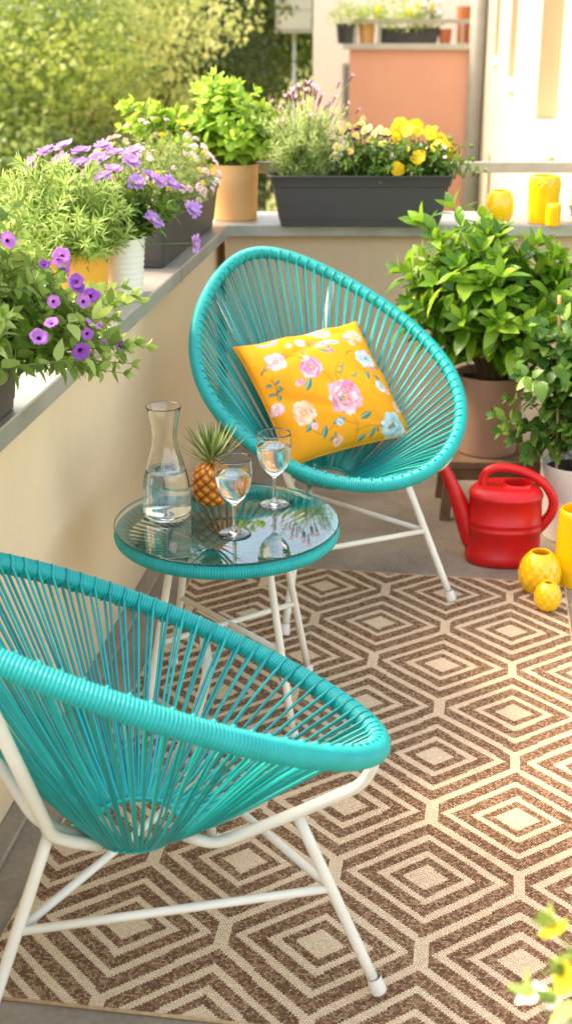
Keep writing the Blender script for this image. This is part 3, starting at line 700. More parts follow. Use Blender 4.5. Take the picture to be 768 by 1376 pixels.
# ------------------------------------------------------------------ pots
CT = .8455
def round_pot(name, label, loc, prof, mat, soil_z, soil_r, seg=48, sx=1., sy=1., ribs=None, group=None, cat='plant pot'):
    root = thing(name, label, cat, loc, group=group); mb = MB(); lathe(mb, prof, seg, cap0=True, sx=sx, sy=sy); mb.build('pot_body', mat, root, split=40)
    if soil_r:
        mb = MB(); a = np.linspace(0, 2 * PI, 28, endpoint=False)
        rr = [np.stack([soil_r * k * np.cos(a), soil_r * k * np.sin(a), soil_z + rng.normal(size=28) * .0025], 1) for k in (1, .75, .5, .25)]
        rings_add(mb, rings=rr, cap1=True); mb.build('soil', M['soil'], root)
    return root
def pot_prof(rb, rt, h, wall=.006, lip=.0, ribs=0, bulge=0.):
    n = 30; out = []
    for i in range(n + 1):
        t = i / n; r = rb + (rt - rb) * t + bulge * math.sin(PI * t)
        if ribs: r += .0012 * math.sin(2 * PI * ribs * t)
        out.append((r, h * t))
    out[0] = (rb - .003, 0); out.insert(1, (rb, .003))
    out += [(rt + lip, h + .001), (rt + lip - wall * .5, h + .002), (rt - wall, h), (rt - wall - .001, h - .05)]
    return out
def planter_box(name, label, loc, rz, Lt, Wt, Lb, Wb, h, group=None):
    root = thing(name, label, 'planter', loc, rz, group); mb = MB()
    def rect(L, W, z, c=.016):
        out = []
        for sx, sy, a0 in ((1, 1, 0), (-1, 1, 90), (-1, -1, 180), (1, -1, 270)):
            for k in range(5): a = R(a0 + k * 22.5); out.append((sx * (L / 2 - c) + c * math.cos(a), sy * (W / 2 - c) + c * math.sin(a), z))
        return out
    at = lambda t: (Lb + (Lt - Lb) * t, Wb + (Wt - Wb) * t)
    rg = [rect(Lb - .008, Wb - .008, 0), rect(Lb, Wb, .003)]
    for t, g in ((.14, 0), (.145, .003), (.78, .003), (.79, .012), (.96, .014), (.985, .020), (1.0, .018)):
        L, W = at(t); rg.append(rect(L + g, W + g, h * t))
    rg += [rect(Lt - .01, Wt - .01, h * 1.0), rect(Lt - .014, Wt - .014, h * .97), rect(Lt - .03, Wt - .03, h * .5)]
    rings_add(mb, rg, 0, True); mb.build('box_body', M['anthracite'], root, split=35)
    mb = MB(); nx, ny = 40, 10; X, Y = np.meshgrid(np.linspace(-Lt / 2 + .012, Lt / 2 - .012, nx), np.linspace(-Wt / 2 + .012, Wt / 2 - .012, ny)); Z = h * .86 + rng.normal(size=X.shape) * .003
    i = np.arange(nx * ny).reshape(ny, nx); mb.add(np.stack([X, Y, Z], -1).reshape(-1, 3), np.stack([i[:-1, :-1], i[:-1, 1:], i[1:, 1:], i[1:, :-1]], -1).reshape(-1, 4).tolist()); mb.build('soil', M['soil'], root)
    return root
GP = 'dark plastic flower boxes on the parapets'
planter_box('flower_box', 'dark grey flower box at the near left end of the coping, under purple petunias', (-.890, 1.985, CT), R(90), .64, .165, .60, .145, .15, GP)
planter_box('flower_box', 'dark grey flower box on the left coping between white pot and tan pot', (-.925, 4.13, CT), R(90), .88, .19, .81, .155, .17, GP)
c = np.array([-.332, 4.577]) + FWV * .085
planter_box('flower_box', 'long dark grey flower box on the back coping, holding lavender and pansies', (c[0], c[1], CT), YAW, .625, .19, .558, .15, .178, GP)
round_pot('plant_pot', 'ochre yellow pot on the left coping under feathery green herb', (-.962, 3.235, CT), pot_prof(.070, .086, .135), M['ochre'], .112, .080)
round_pot('plant_pot', 'white ribbed pot on the left coping under lilac scabious', (-.870, 3.352, CT), pot_prof(.047, .059, .150, ribs=10), M['whitepot'], .13, .053)
round_pot('plant_pot', 'tan clay cylinder pot at the parapet corner holding basil', (-.803, 4.735, CT), pot_prof(.080, .086, .195), M['terracotta'], .175, .08)
round_pot('plant_pot', 'large taupe clay pot on the wooden stool', (.132, 4.085, .206), pot_prof(.096, .113, .262, wall=.009), M['taupe'], .235, .104)
round_pot('plant_pot', 'pale grey pot on the floor behind the red watering can', (.408, 3.87, 0), pot_prof(.088, .112, .25, wall=.008), M['greypot'], .222, .104)
round_pot('plant_pot', 'white pot on the back coping at the right edge, mostly hidden', (.50, 4.83, CT), pot_prof(.05, .06, .10), M['whitepot'], .085, .055)
round_pot('plant_pot', 'tall white floor pot under the blurred yellow flowers in the near right corner', (.36, .72, 0), pot_prof(.12, .15, .50, wall=.01), M['whitepot'], .47, .14)

# ------------------------------------------------------------------ plants on the parapets
def plant(name, label, cat, loc, group=None): return thing(name, label, cat, loc, group=group)
def finish(root, lm, sm, leafm, stemm=None):
    loc = np.array(root.location)
    for m in (lm, sm): m.v = [v - loc for v in m.v]
    lm.build('foliage', leafm, root); sm.build('stems', stemm or M['stem'], root)
def sph(mb, p, r, mi=0):
    lathe(mb, [(r * math.sin(a), -r * math.cos(a)) for a in np.linspace(.15, PI - .05, 5)], 7, p, mi)

# petunias spilling from the near box
root = plant('petunia', 'bushy petunia with violet trumpet flowers spilling over the near left coping', 'flowering plant', (-.88, 2.14, CT + .15))
lm, sm = MB(), MB(); lo = np.array(root.location)
tips = dome((-.87, 2.10, 1.075), .20, .25, .23, 150, -.25) + [np.array([-.72 + .15 * rng.random(), 2.14 + .2 * rng.random(), .93 + .15 * rng.random()]) for _ in range(36)]
tt = grow(lm, sm, lambda: lo + (rng.normal() * .04, rng.normal() * .10, 0), tips, .046, .024, 'ovate', 9, 2, .25, 60, .55, .25, .2, 4, .0016, .5, .75)
finish(root, lm, sm, M['leaf_pet'])
PF = [(-0.65, 1.95, 1.068, 1.0), (-0.637, 1.975, 1.086, 0.8), (-0.612, 2.047, 1.02, 1.1), (-0.605, 2.099, 1.105, 0.9), (-0.618, 2.058, 1.137, 0.9), (-0.637, 2.05, 1.178, 1.0), (-0.626, 2.052, 1.157, 1.0), (-0.697, 1.975, 1.215, 0.9), (-0.612, 2.187, 1.0, 0.55), (-0.582, 2.192, 0.997, 0.8), (-0.635, 1.989, 1.116, 0.7), (-0.603, 2.076, 1.065, 0.6), (-0.608, 2.065, 1.102, 0.8), (-0.603, 2.12, 1.099, 0.7), (-0.615, 2.059, 1.128, 0.9), (-0.605, 2.065, 1.046, 0.7), (-0.638, 2.035, 1.172, 0.8), (-0.651, 2.004, 1.173, 0.6), (-0.6, 2.119, 1.049, 0.5)]
vw = nrm(np.array([0, 0, 1.55]) - np.array([-.8, 2.1, 1.0]))
for x, y, z, k in PF:
    p = np.array([x, y, z]) - lo; d = nrm(vw * .75 + nrm(p + (0, 0, .1)) * .5 + rng.normal(size=3) * .65)
    put(B_pet, root, p + vw * .012, d, .0158 * k)

# feathery herb in the ochre pot
root = plant('tarragon', 'feathery green herb with narrow leaves above the ochre pot', 'herb', (-.962, 3.235, CT + .112))
lm, sm = MB(), MB(); lo = np.array(root.location)
tips = dome((-1.015, 3.18, 1.01), .235, .23, .215, 165, -.1)
grow(lm, sm, lambda: lo + (rng.normal() * .03, rng.normal() * .03, 0), tips, .044, .0052, 'linear', 17, 3, .16, 50, .55, .18, 0, 3, .0017, .4, .7)
finish(root, lm, sm, M['leaf_ros'])

# lilac scabious in the white pot
root = plant('scabious', 'lilac flowered scabious with fringed heads rising behind the herb', 'flowering plant', (-.870, 3.352, CT + .13))
lm, sm = MB(), MB(); lo = np.array(root.location)
tips = dome((-.86, 3.40, 1.05), .13, .11, .10, 60, .05)
grow(lm, sm, lambda: lo + (rng.normal() * .02, rng.normal() * .02, 0), tips, .048, .017, 'ovate', 7, 2, .2, 60, .5, .3, .2, 4, .0014, .5, .7)
heads = [(-1.08, 3.40, 1.205), (-1.045, 3.45, 1.215), (-1.03, 3.36, 1.185), (-.99, 3.42, 1.205), (-.975, 3.36, 1.18), (-.935, 3.40, 1.19), (-.90, 3.44, 1.20), (-.89, 3.37, 1.165), (-.855, 3.42, 1.18), (-.83, 3.36, 1.135), (-.80, 3.40, 1.145), (-.775, 3.36, 1.14), (-.75, 3.40, 1.13), (-.735, 3.44, 1.115), (-.78, 3.32, 1.045), (-.695, 3.42, 1.06), (-.685, 3.38, .98), (-.91, 3.32, 1.15), (-1.10, 3.34, 1.18), (-.94, 3.46, 1.215), (-.86, 3.48, 1.20)]
for h in heads:
    p = np.array(h); b = lo + rng.normal(size=3) * .012 * (1, 1, 0); S = bez(b, b + (p - b) * (.3, .3, .75), p, 7); tube(sm, S, .0013, 5)
finish(root, lm, sm, M['leaf_dark'])
for h in heads:
    p = np.array(h); d = nrm(nrm(p - lo) * .9 + np.array([.25, -.55, .55]) + rng.normal(size=3) * .25); put(B_dai, root, p - lo, d, .0265 * (.85 + .3 * rng.random()))

# alyssum and yellow flowers filling the second box
root = plant('sweet_alyssum', 'mounded plant with pale pink and yellow flower clusters in the left coping box', 'flowering plant', (-.925, 4.08, CT + .145))
lm, sm = MB(), MB(); lo = np.array(root.location)
tips = dome((-.95, 4.06, 1.0), .20, .40, .21, 190, .0)
tt = grow(lm, sm, lambda: lo + (rng.normal() * .04, rng.uniform(-.30, .30), 0), tips, .026, .006, 'elliptic', 15, 2, .2, 55, .55, .15, .1, 2, .0013, .4, .7)
k = 0
while k < 80:
    v = nrm(rng.normal(size=3))
    if v[2] < .12 or v @ np.array([.35, -.5, .75]) < .15: continue
    k += 1; p = np.array([-.945, 4.05, 1.0]) + v * (.205, .405, .225) * rng.uniform(.96, 1.08); tt.append((p, nrm(v + (0, 0, .4))))
    b = lo + np.array([rng.normal() * .03, (p[1] - lo[1]) * .6, 0]); tube(sm, bez(b, b + (p - b) * (.4, .4, .75), p, 6), .001, 4)
finish(root, lm, sm, M['leaf_aly'])
for k, (p, d) in enumerate(tt[-80:] + tt[:14]):
    put(B_gol if k % 6 == 0 else B_clu, root, p + np.array(d) * .004 - lo, d, .0125 * (.8 + .45 * rng.random()))

# basil
root = plant('basil', 'bright green basil with large shiny leaves in the tan pot', 'herb', (-.803, 4.735, CT + .175))
lm, sm = MB(), MB(); lo = np.array(root.location)
tips = dome((-.84, 4.74, 1.13), .225, .17, .225, 84, -.1) + [np.array([-1.22 + .22 * rng.random(), 4.68 + .12 * rng.random(), 1.15 + .11 * rng.random()]) for _ in range(18)]
grow(lm, sm, lambda: lo + (rng.normal() * .03, rng.normal() * .03, 0), tips, .074, .050, 'ovate', 6, 2, .35, 62, .62, .35, -.25, 5, .0024, .55, .62)
finish(root, lm, sm, M['leaf_bas'])

# lavender, violas, pansies in the long box
def bpnt(a, b, z): return np.array([*(np.array([-.332, 4.577]) + RTV * a + FWV * (.085 + b)), z])
lo = bpnt(-.20, 0, CT + .155); root = plant('lavender', 'silver green lavender with pink tufted spikes at the left of the back box', 'lavender', lo)
lm, sm = MB(), MB()
tips = [bpnt(-.205 + rng.normal() * .075, rng.normal() * .05, 1.07 + .17 * rng.random()) for _ in range(160)]
tips = [t for t in tips]
grow(lm, sm, lambda: lo + np.array([*(RTV * rng.normal() * .05 + FWV * rng.normal() * .03), 0]), tips, .036, .0056, 'linear', 14, 3, .10, 42, .5, .1, 0, 2, .0012, .35, .75)
spk = [(-.295, .02, 1.195, 1.), (-.255, .03, 1.21, 1.), (-.232, 0, 1.225, 1.25), (-.215, .04, 1.235, 1.25), (-.188, .02, 1.245, 1.3), (-.175, -.02, 1.24, 1.25), (-.160, .03, 1.225, 1.25), (-.145, 0, 1.215, 1.1), (-.275, -.02, 1.13, 1.), (-.26, -.04, 1.14, .9), (-.118, .0, 1.20, .8), (-.085, .02, 1.265, .85), (-.045, .01, 1.285, .9), (-.108, -.03, 1.165, .8), (-.18, -.05, 1.16, .8), (-.02, .03, 1.18, .7), (-.24, .05, 1.215, 1.1), (-.27, .0, 1.18, .9), (-.205, -.03, 1.19, 1.), (-.165, .05, 1.235, 1.1), (-.13, -.01, 1.19, .9), (-.225, .03, 1.20, 1.2), (-.195, .0, 1.225, 1.2), (-.15, .02, 1.205, 1.1), (-.10, .03, 1.215, .9), (-.285, .04, 1.17, .9), (-.06, -.02, 1.20, .8)]
S_ = []
for a, b, z, k in spk:
    p = bpnt(a, b, z + .04); bb = lo + np.array([*(RTV * (a + .2) * .35), 0]); S = bez(bb, bb + (p - bb) * (.3, .3, .7), p, 7); tube(sm, S, .001, 5); S_.append((p, nrm(S[-1] - S[-2]), k))
finish(root, lm, sm, M['leaf_lav'])
for p, d, k in S_: put(B_spk, root, p - lo, d, .0178 * k, 'flower_spike')
lo = bpnt(.035, 0, CT + .155); root = plant('viola', 'small purple and cream violas in the middle of the back box', 'flowering plant', lo)
lm, sm = MB(), MB()
tips = [bpnt(.035 + rng.normal() * .075, rng.normal() * .055, 1.04 + .11 * rng.random()) for _ in range(105)]
tt = grow(lm, sm, lambda: lo + np.array([*(RTV * rng.normal() * .06 + FWV * rng.normal() * .04), 0]), tips, .028, .014, 'ovate', 8, 2, .15, 60, .55, .3, .2, 3, .0013, .5, .8)
fl = [(bpnt(a, b, z), k) for a, b, z, k in [(-.085, -.06, 1.115, 1), (-.035, -.07, 1.10, 1), (-.06, 0, 1.165, .9), (-.045, .02, 1.175, 1), (-.01, .01, 1.18, 1), (.005, .0, 1.185, 1), (.015, -.03, 1.165, 1), (.03, .03, 1.17, .9), (.045, -.02, 1.15, 1), (.075, -.06, 1.125, 1.1), (.06, .0, 1.16, .9), (.09, .02, 1.155, 1), (-.02, -.04, 1.15, .9), (-.075, .03, 1.16, .9), (.03, -.05, 1.135, .9), (-.1, 0, 1.14, .8), (.11, -.02, 1.13, .8), (.07, .04, 1.165, .9)]]
wl_ = [bpnt(rng.uniform(-.1, .14), -.06 + .1 * rng.random(), 1.05 + .08 * rng.random()) for _ in range(24)]
for p, k in fl: b = lo + (p - lo) * (.4, .4, 0); tube(sm, bez(b, b + (p - b) * (.4, .4, .8), p, 6), .001, 4)
finish(root, lm, sm, M['leaf_vio'])
toC = nrm(np.array([0, 0, 1.55]) - lo)
for p, k in fl: put(B_vio, root, p - lo, nrm(toC * .8 + rng.normal(size=3) * .35 + (0, 0, .15)), .0190 * k, tw=PI + rng.normal() * .3)
for p in wl_: put(B_whi, root, p - lo, nrm(toC * .7 + rng.normal(size=3) * .4 + (0, 0, .3)), .0085, 'white_floret')
lo = bpnt(.215, 0, CT + .155); root = plant('pansy', 'bright yellow pansies at the right end of the back box', 'flowering plant', lo)
lm, sm = MB(), MB()
tips = [bpnt(.215 + rng.normal() * .075, rng.normal() * .055, 1.03 + .10 * rng.random()) for _ in range(105)]
grow(lm, sm, lambda: lo + np.array([*(RTV * rng.normal() * .06 + FWV * rng.normal() * .04), 0]), tips, .036, .018, 'ovate', 8, 2, .15, 60, .55, .3, .2, 3, .0014, .5, .8)
fl = [(bpnt(a, b, z), k) for a, b, z, k in [(.125, -.09, 1.045, 1.1), (.195, -.08, 1.085, 1.15), (.155, -.05, 1.10, .85), (.13, .03, 1.165, 1.1), (.145, .05, 1.185, 1.1), (.165, .02, 1.165, 1.0), (.185, .05, 1.175, 1.0), (.20, .03, 1.165, .95), (.205, .06, 1.18, .9), (.245, .03, 1.155, 1.1), (.255, .05, 1.165, .9), (.265, -.02, 1.115, 1.15), (.30, .0, 1.115, 1.0), (.315, -.03, 1.09, .85), (.285, .04, 1.135, .9), (.12, -.02, 1.14, .9), (.32, .02, 1.105, .8)]]
wl_ = [bpnt(rng.uniform(.12, .30), -.07 + .1 * rng.random(), 1.04 + .08 * rng.random()) for _ in range(20)]
for p, k in fl: b = lo + (p - lo) * (.4, .4, 0); tube(sm, bez(b, b + (p - b) * (.4, .4, .8), p, 6), .0011, 4)
finish(root, lm, sm, M['leaf_vio'])
for p, k in fl: put(B_pan, root, p - lo, nrm(toC * .75 + rng.normal(size=3) * .4 + (0, 0, .1)), .0265 * k, tw=PI + rng.normal() * .4)
for p in wl_: put(B_whi, root, p - lo, nrm(toC * .7 + rng.normal(size=3) * .4 + (0, 0, .3)), .0085, 'white_floret')

# large leaved bush on the stool
root = plant('leafy_bush', 'large bush of glossy green leaves in the taupe pot by the back wall', 'bush', (.132, 4.085, .206 + .235))
lm, sm = MB(), MB(); lo = np.array(root.location)
tips = dome((.12, 4.06, .69), .285, .25, .265, 90, -.35, .6) + [np.array(p) for p in ((-.10, 4.02, .95), (-.01, 4.03, .99), (-.05, 4.0, .90), (-.16, 4.0, .80), (.10, 4.0, .92), (.2, 4.02, .85), (.3, 4.05, .84), (.37, 4.1, .82))]
grow(lm, sm, lambda: lo + (rng.normal() * .025, rng.normal() * .025, 0), tips, .104, .046, 'elliptic', 7, 2, .3, 55, .6, .30, .22, 6, .0026, .5, .85, .22)
finish(root, lm, sm, M['leaf_bush'], M['woodstem'])

# climbing plant tied to canes
root = plant('climbing_plant', 'leafy climbing plant trained up bamboo canes in the pale grey pot', 'climbing plant', (.408, 3.87, .222))
lm, sm = MB(), MB(); lo = np.array(root.location)
tips = [np.array([.37 + rng.normal() * .09, 3.85 + rng.normal() * .08, .33 + .45 * rng.random()]) for _ in range(62)] + [np.array(p) for p in ((.15, 3.80, .41), (.17, 3.8, .36), (.19, 3.82, .46), (.22, 3.8, .60), (.21, 3.8, .33), (.25, 3.8, .28))]
grow(lm, sm, lambda: lo + (rng.normal() * .03, rng.normal() * .03, .02 + .2 * rng.random()), tips, .066, .044, 'ovate', 6, 2, .3, 65, .6, .3, .15, 5, .0017, .45, .75)
finish(root, lm, sm, M['leaf_climb'], M['woodstem'])
for k, (b, t) in enumerate((((.345, 3.84, .215), (.312, 3.83, .775)), ((.405, 3.83, .215), (.43, 3.87, .72)), ((.45, 3.9, .215), (.44, 3.9, .75)))):
    mb = MB(); P = np.linspace(b, t, 22); tube(mb, P, [.0048 + (.0011 if i % 6 == 3 else 0) for i in range(22)], 9)
    o = mb.build('bamboo_cane', M['cane'])
    tag(o, ('bamboo cane with bare tip showing above the climbing plant', 'middle bamboo cane among the climber leaves at the right edge', 'rear bamboo cane hidden behind the climber leaves')[k], 'cane', 'canes in the grey pot')

# white flowering plant at the right end of the back coping
root = plant('white_flowering_plant', 'pale plant with small white flowers at the far right of the back coping', 'flowering plant', (.50, 4.83, CT + .085))
lm, sm = MB(), MB(); lo = np.array(root.location)
tips = dome((.52, 4.74, .93), .12, .16, .13, 60, -.5)
tt = grow(lm, sm, lo, tips, .036, .018, 'ovate', 6, 2, .25, 60, .5, .3, .2, 3, .0014, .5, .8)
finish(root, lm, sm, M['leaf_lav'])
for p, d in tt[:34]: put(B_whi, root, p - lo + np.array(d) * .005, nrm(d + rng.normal(size=3) * .3 + toC * .5), .017)

# blurred plant in the near right corner
root = plant('yellow_flowering_plant', 'out of focus plant with yellow and white flowers in the near right corner', 'flowering plant', (.36, .72, .47))
lm, sm = MB(), MB(); lo = np.array(root.location)
tips = dome((.30, .80, .62), .17, .17, .16, 42, -.2) + [np.array(p) for p in ((.115, .95, .795), (.125, .93, .76), (.12, .93, .73), (.10, .95, .72), (.14, .92, .70))]
tt = grow(lm, sm, lo, tips, .045, .02, 'ovate', 6, 2, .35, 60, .55, .3, .2, 4, .0016, .5, .8)
finish(root, lm, sm, M['leaf_pet'])
for k, (p, d) in enumerate(tt[-5:] + tt[:22]): put((B_pan, B_whi)[k % 3 == 2 or k == 3], root, p - lo, nrm(d + rng.normal(size=3) * .3 + (0, -.3, .5)), .0165 if k % 3 != 2 else .009)

# ------------------------------------------------------------------ stool, watering can, vases
st = thing('wooden_stool', 'low weathered wooden stool under the taupe pot', 'stool', (.145, 4.085, 0), R(5))
mb = MB(); 
for k in range(3): box(mb, -.17, .17, -.125 + k * .085, -.045 + k * .085, .180, .206, bev=.003)
mb.build('seat_planks', M['wood'], st, False)
for sx in (-1, 1):
    for sy in (-1, 1):
        mb = MB(); rg = []
        for z, o in ((0, .012), (.18, 0)):
            cx, cy = sx * (.135 + o), sy * (.095 + o); rg.append([(cx - .016, cy - .016, z), (cx + .016, cy - .016, z), (cx + .016, cy + .016, z), (cx - .016, cy + .016, z)])
        rings_add(mb, rg, 0, True, True); mb.build('leg', M['wood'], st, False)
for yy in (-.103, .085): mb = MB(); box(mb, -.117, .117, yy, yy + .018, .135, .178); mb.build('apron', M['wood'], st, False)

def make_can():
    root = thing('watering_can', 'red plastic watering can standing on the floor beside the rug', 'watering can', (.186, 3.66, 0), R(2)); root.scale = (1.05,) * 3
    n = 56; a = np.linspace(0, 2 * PI, n, endpoint=False)
    def ell(cx, rx, ry, z): return np.stack([cx + np.sign(np.cos(a)) * np.abs(np.cos(a)) ** .85 * rx, np.sign(np.sin(a)) * np.abs(np.sin(a)) ** .85 * ry, np.full(n, z) if np.isscalar(z) else z], 1)
    prof = [(0, .100, .075, 0), (0, .106, .081, .003), (0, .108, .083, .012), (0, .108, .083, .030), (0, .105, .080, .034), (0, .1045, .080, .100), (0, .1075, .0825, .103), (0, .1075, .0825, .110), (0, .104, .080, .113), (0, .104, .080, .122), (0, .107, .0825, .125), (0, .107, .0825, .131), (0, .1035, .0795, .134), (0, .102, .078, .196), (0, .105, .081, .199), (0, .105, .081, .205), (0, .100, .077, .212), (0, .090, .069, .222), (.006, .080, .062, .227), (.018, .060, .052, .229), (.030, .043, .041, .229), (.031, .040, .038, .236), (.031, .036, .034, .236), (.031, .035, .033, .222), (.031, .036, .034, .16)]
    mb = MB(); rings_add(mb, [ell(c, rx, ry, z) for c, rx, ry, z in prof], 0, True, True); mb.build('can_body', M['red'], root, split=60)
    mb = MB(); P = smooth_path([(-.085, 0, .055), (-.105, 0, .100), (-.135, 0, .180), (-.165, 0, .245), (-.195, 0, .305)], 6)
    tube(mb, P, np.linspace(.034, .0125, len(P)), 20); tube(mb, P[-3:], [.0135, .0155, .0155], 20); mb.build('spout', M['red'], root)
    mb = MB(); P = smooth_path([(-.062, 0, .205), (-.066, 0, .240), (-.056, 0, .266), (-.020, 0, .279), (.040, 0, .270), (.098, 0, .240), (.132, 0, .192), (.132, 0, .150), (.112, 0, .115), (.094, 0, .095)], 6)
    rr = np.interp(np.linspace(0, 1, len(P)), [0, .15, .45, .75, 1], [.016, .0125, .0125, .0145, .017]); tube(mb, P, rr, 16); mb.build('handle', M['red'], root)
make_can()
def vase(name, label, loc, prof, tex=None, seg=96, group='yellow ceramic vases'):
    root = thing(name, label, 'vase', loc, group=group); mb = MB(); a = np.linspace(0, 2 * PI, seg, endpoint=False); q = sm_prof(prof, 7); rings = []
    zt = max(z for r, z in q); inner = False; last = -1
    for r, z in q:
        if z < last - 1e-5: inner = True
        last = z; rr = np.full(seg, r)
        if tex and not inner: rr = rr + tex(a, z / zt)
        rings.append(np.stack([rr * np.cos(a), rr * np.sin(a), np.full(seg, z)], 1))
    rings_add(mb, rings, 0, True, True); mb.build('vase_body', M['yellow'], root)
    if loc[2] < .1 and loc[0] < .35: root.scale = (1.07,) * 3
    return root
def pine(k, m, amp):
    def f(a, z):
        w = math.sin(PI * min(1, max(0, (z - .05) / .88))) ** .4
        return amp * w * (np.abs(np.sin(k * a / 2 + m * z * PI)) ** .6 * np.abs(np.sin(k * a / 2 - m * z * PI)) ** .6)
    return f
vase('vase', 'squat yellow vase with pineapple skin texture on the rug corner', (.283, 3.425, RUGZ), [(.030, 0), (.040, .006), (.0525, .034), (.0535, .058), (.046, .086), (.033, .106), (.027, .112), (.0235, .111), (.026, .100), (.036, .08), (.04, .03), (.01, .012)], pine(12, 3.2, .0036))
vase('vase', 'smallest yellow vase, pineapple textured, in front of the squat one', (.300, 3.303, RUGZ), [(.016, 0), (.024, .004), (.0325, .022), (.033, .042), (.028, .060), (.017, .074), (.0135, .0765), (.011, .075), (.012, .068), (.022, .05), (.022, .02), (.005, .01)], pine(10, 2.8, .0026))
vase('vase', 'tall yellow vase on the floor at the right edge in front of the grey pot', (.388, 3.505, 0), [(.042, 0), (.052, .005), (.0585, .06), (.0595, .14), (.0575, .205), (.0545, .226), (.050, .229), (.0475, .224), (.052, .14), (.05, .03), (.01, .012)], lambda a, z: .0012 * np.sin(10 * a) * (math.sin(z * 60) * .5 + .5))
cE = bpnt(.500, .01, 0)
vase('vase', 'egg shaped yellow vase standing on the back coping', (cE[0], cE[1], CT), [(.028, 0), (.036, .004), (.0475, .030), (.0510, .055), (.0475, .085), (.039, .108), (.034, .1155), (.0305, .114), (.034, .1), (.044, .07), (.04, .02), (.01, .01)], lambda a, z: .0011 * np.abs(np.sin(5 * a + 3 * z)))
cT = bpnt(.660, .03, 0)
def dots(a, z):
    k = 0 * a
    for i, zc in enumerate((.62, .70, .78, .86)):
        k = k + .0048 * np.exp(-((z - zc) / .022) ** 2) * (np.clip(np.sin(13 * (a + i * .24)), 0, 1) ** 2)
    return k
vase('vase', 'tall cylindrical yellow vase with raised dots on the back coping', (cT[0], cT[1], CT), [(.048, 0), (.054, .004), (.0555, .03), (.0555, .12), (.0535, .158), (.050, .164), (.0465, .161), (.05, .12), (.05, .03), (.01, .01)], dots)
cS = bpnt(.682, -.045, 0)
vase('vase', 'short narrow yellow vase before the tall dotted one on the coping', (cS[0], cS[1], CT), [(.021, 0), (.026, .003), (.027, .02), (.027, .062), (.024, .074), (.019, .0785), (.016, .076), (.02, .06), (.02, .02), (.005, .01)], None)

# ------------------------------------------------------------------ beyond the balcony
GZ = -6.
mb = MB(); xs = np.concatenate([np.linspace(-400, -60, 8), np.linspace(-50, 50, 40), np.linspace(60, 400, 8)]); X, Y = np.meshgrid(xs, xs + 30); Z = GZ + .15 * np.sin(X * .3) * np.cos(Y * .23)
i = np.arange(X.size).reshape(X.shape); mb.add(np.stack([X, Y, Z], -1).reshape(-1, 3), np.stack([i[:-1, :-1], i[:-1, 1:], i[1:, 1:], i[1:, :-1]], -1).reshape(-1, 4).tolist()); struct(mb.build('ground', M['grass']))
# facade of the apartment house running away on the right
FX = .42
hs = thing('apartment_house', 'pale cream apartment house facade with recessed windows on the right', 'building', (FX, 4.95, GZ))
wins = [(6.05, 7.75), (11.3, 12.95), (17.1, 19.3)]; zs = .985; Hh = 13.5
mb = MB(); y = 4.96
for a, b in wins + [(29.5, 29.5)]:
    box(mb, 0, 6., y - 4.95, a - 4.95, -.5, Hh)
    if b > a:
        z = -.5
        for fl_ in range(3):
            wb = (zs - GZ) + (fl_ - 1) * 3.0
            if z < wb: box(mb, 0, 6., a - 4.95, b - 4.95, z, wb)
            z = wb + 1.75
        box(mb, 0, 6, a - 4.95, b - 4.95, z, Hh)
    y = b
mb.build('wall', M['housewall'], hs, False)
for a, b in wins:
    for fl_ in range(3):
        wb = (zs - GZ) + (fl_ - 1) * 3.0; A, B = a - 4.95, b - 4.95; dp = .13
        mb = MB(); t = .06
        for bx in ((dp, dp + .05, A + .002, A + t, wb + .002, wb + 1.748), (dp, dp + .05, B - t, B - .002, wb + .002, wb + 1.748), (dp, dp + .05, A + t, B - t, wb + .002, wb + t), (dp, dp + .05, A + t, B - t, wb + 1.748 - t, wb + 1.748), (dp, dp + .05, (A + B) / 2 - .04, (A + B) / 2 + .04, wb + t, wb + 1.748 - t)): box(mb, *bx)
        wn = mb.build('window', M['frame'], hs, False)
        mb = MB(); box(mb, .004, dp - .002, B - .004, B + .001, wb + .012, wb + 1.745); mb.build('reveal', M['reveal'], hs, False)
        mb = MB(); box(mb, dp + .02, dp + .03, A + t, B - t, wb + t, wb + 1.748 - t); mb.build('pane', M['window'], wn, False)
        mb = MB(); rings_add(mb, [[(-.065, A - .05, wb - .035), (dp - .002, A - .05, wb - .035), (dp - .002, A - .05, wb + .002), (-.065, A - .05, wb - .012)], [(-.065, B + .05, wb - .035), (dp - .002, B + .05, wb - .035), (dp - .002, B + .05, wb + .002), (-.065, B + .05, wb - .012)]], 0, True, True)
        mb.build('sill', M['sill'], wn, False)
# next balcony along, peach coloured
nb = thing('neighbour_balcony', 'peach coloured balcony with grey coping and rail on the house beyond', 'balcony', (-1.02, 26, GZ))
mb = MB(); box(mb, -1.14, 1.13, 0, .18, 3.2, 6.90); box(mb, -1.14, -.98, .18, 3.2, 3.2, 6.90); mb.build('parapet_wall', M['peach'], nb, False)
mb = MB(); box(mb, -1.26, 1.13, -.10, .26, 6.90, 7.0); mb.build('coping', M['slab'], nb, False)
mb = MB(); box(mb, -1.08, 1.12, .02, .10, 7.36, 7.44); box(mb, -1.08, -1.0, .02, .1, 7.0, 7.36); box(mb, -.62, -.55, .02, .1, 7.0, 7.36); box(mb, -1.08, -1.0, .1, 2.6, 7.36, 7.44); box(mb, .95, 1.0, .02, .1, 7., 7.36); mb.build('rail', M['rail'], nb, False)
mb = MB(); tube(mb, [(1.25, -.05, 0), (1.25, -.05, 5), (1.25, -.05, 13.4)], .165, 14); o = mb.build('downpipe', M['pipe'], loc=(-.99, 26, GZ)); tag(o, 'grey downpipe between peach balcony and cream facade', 'pipe')
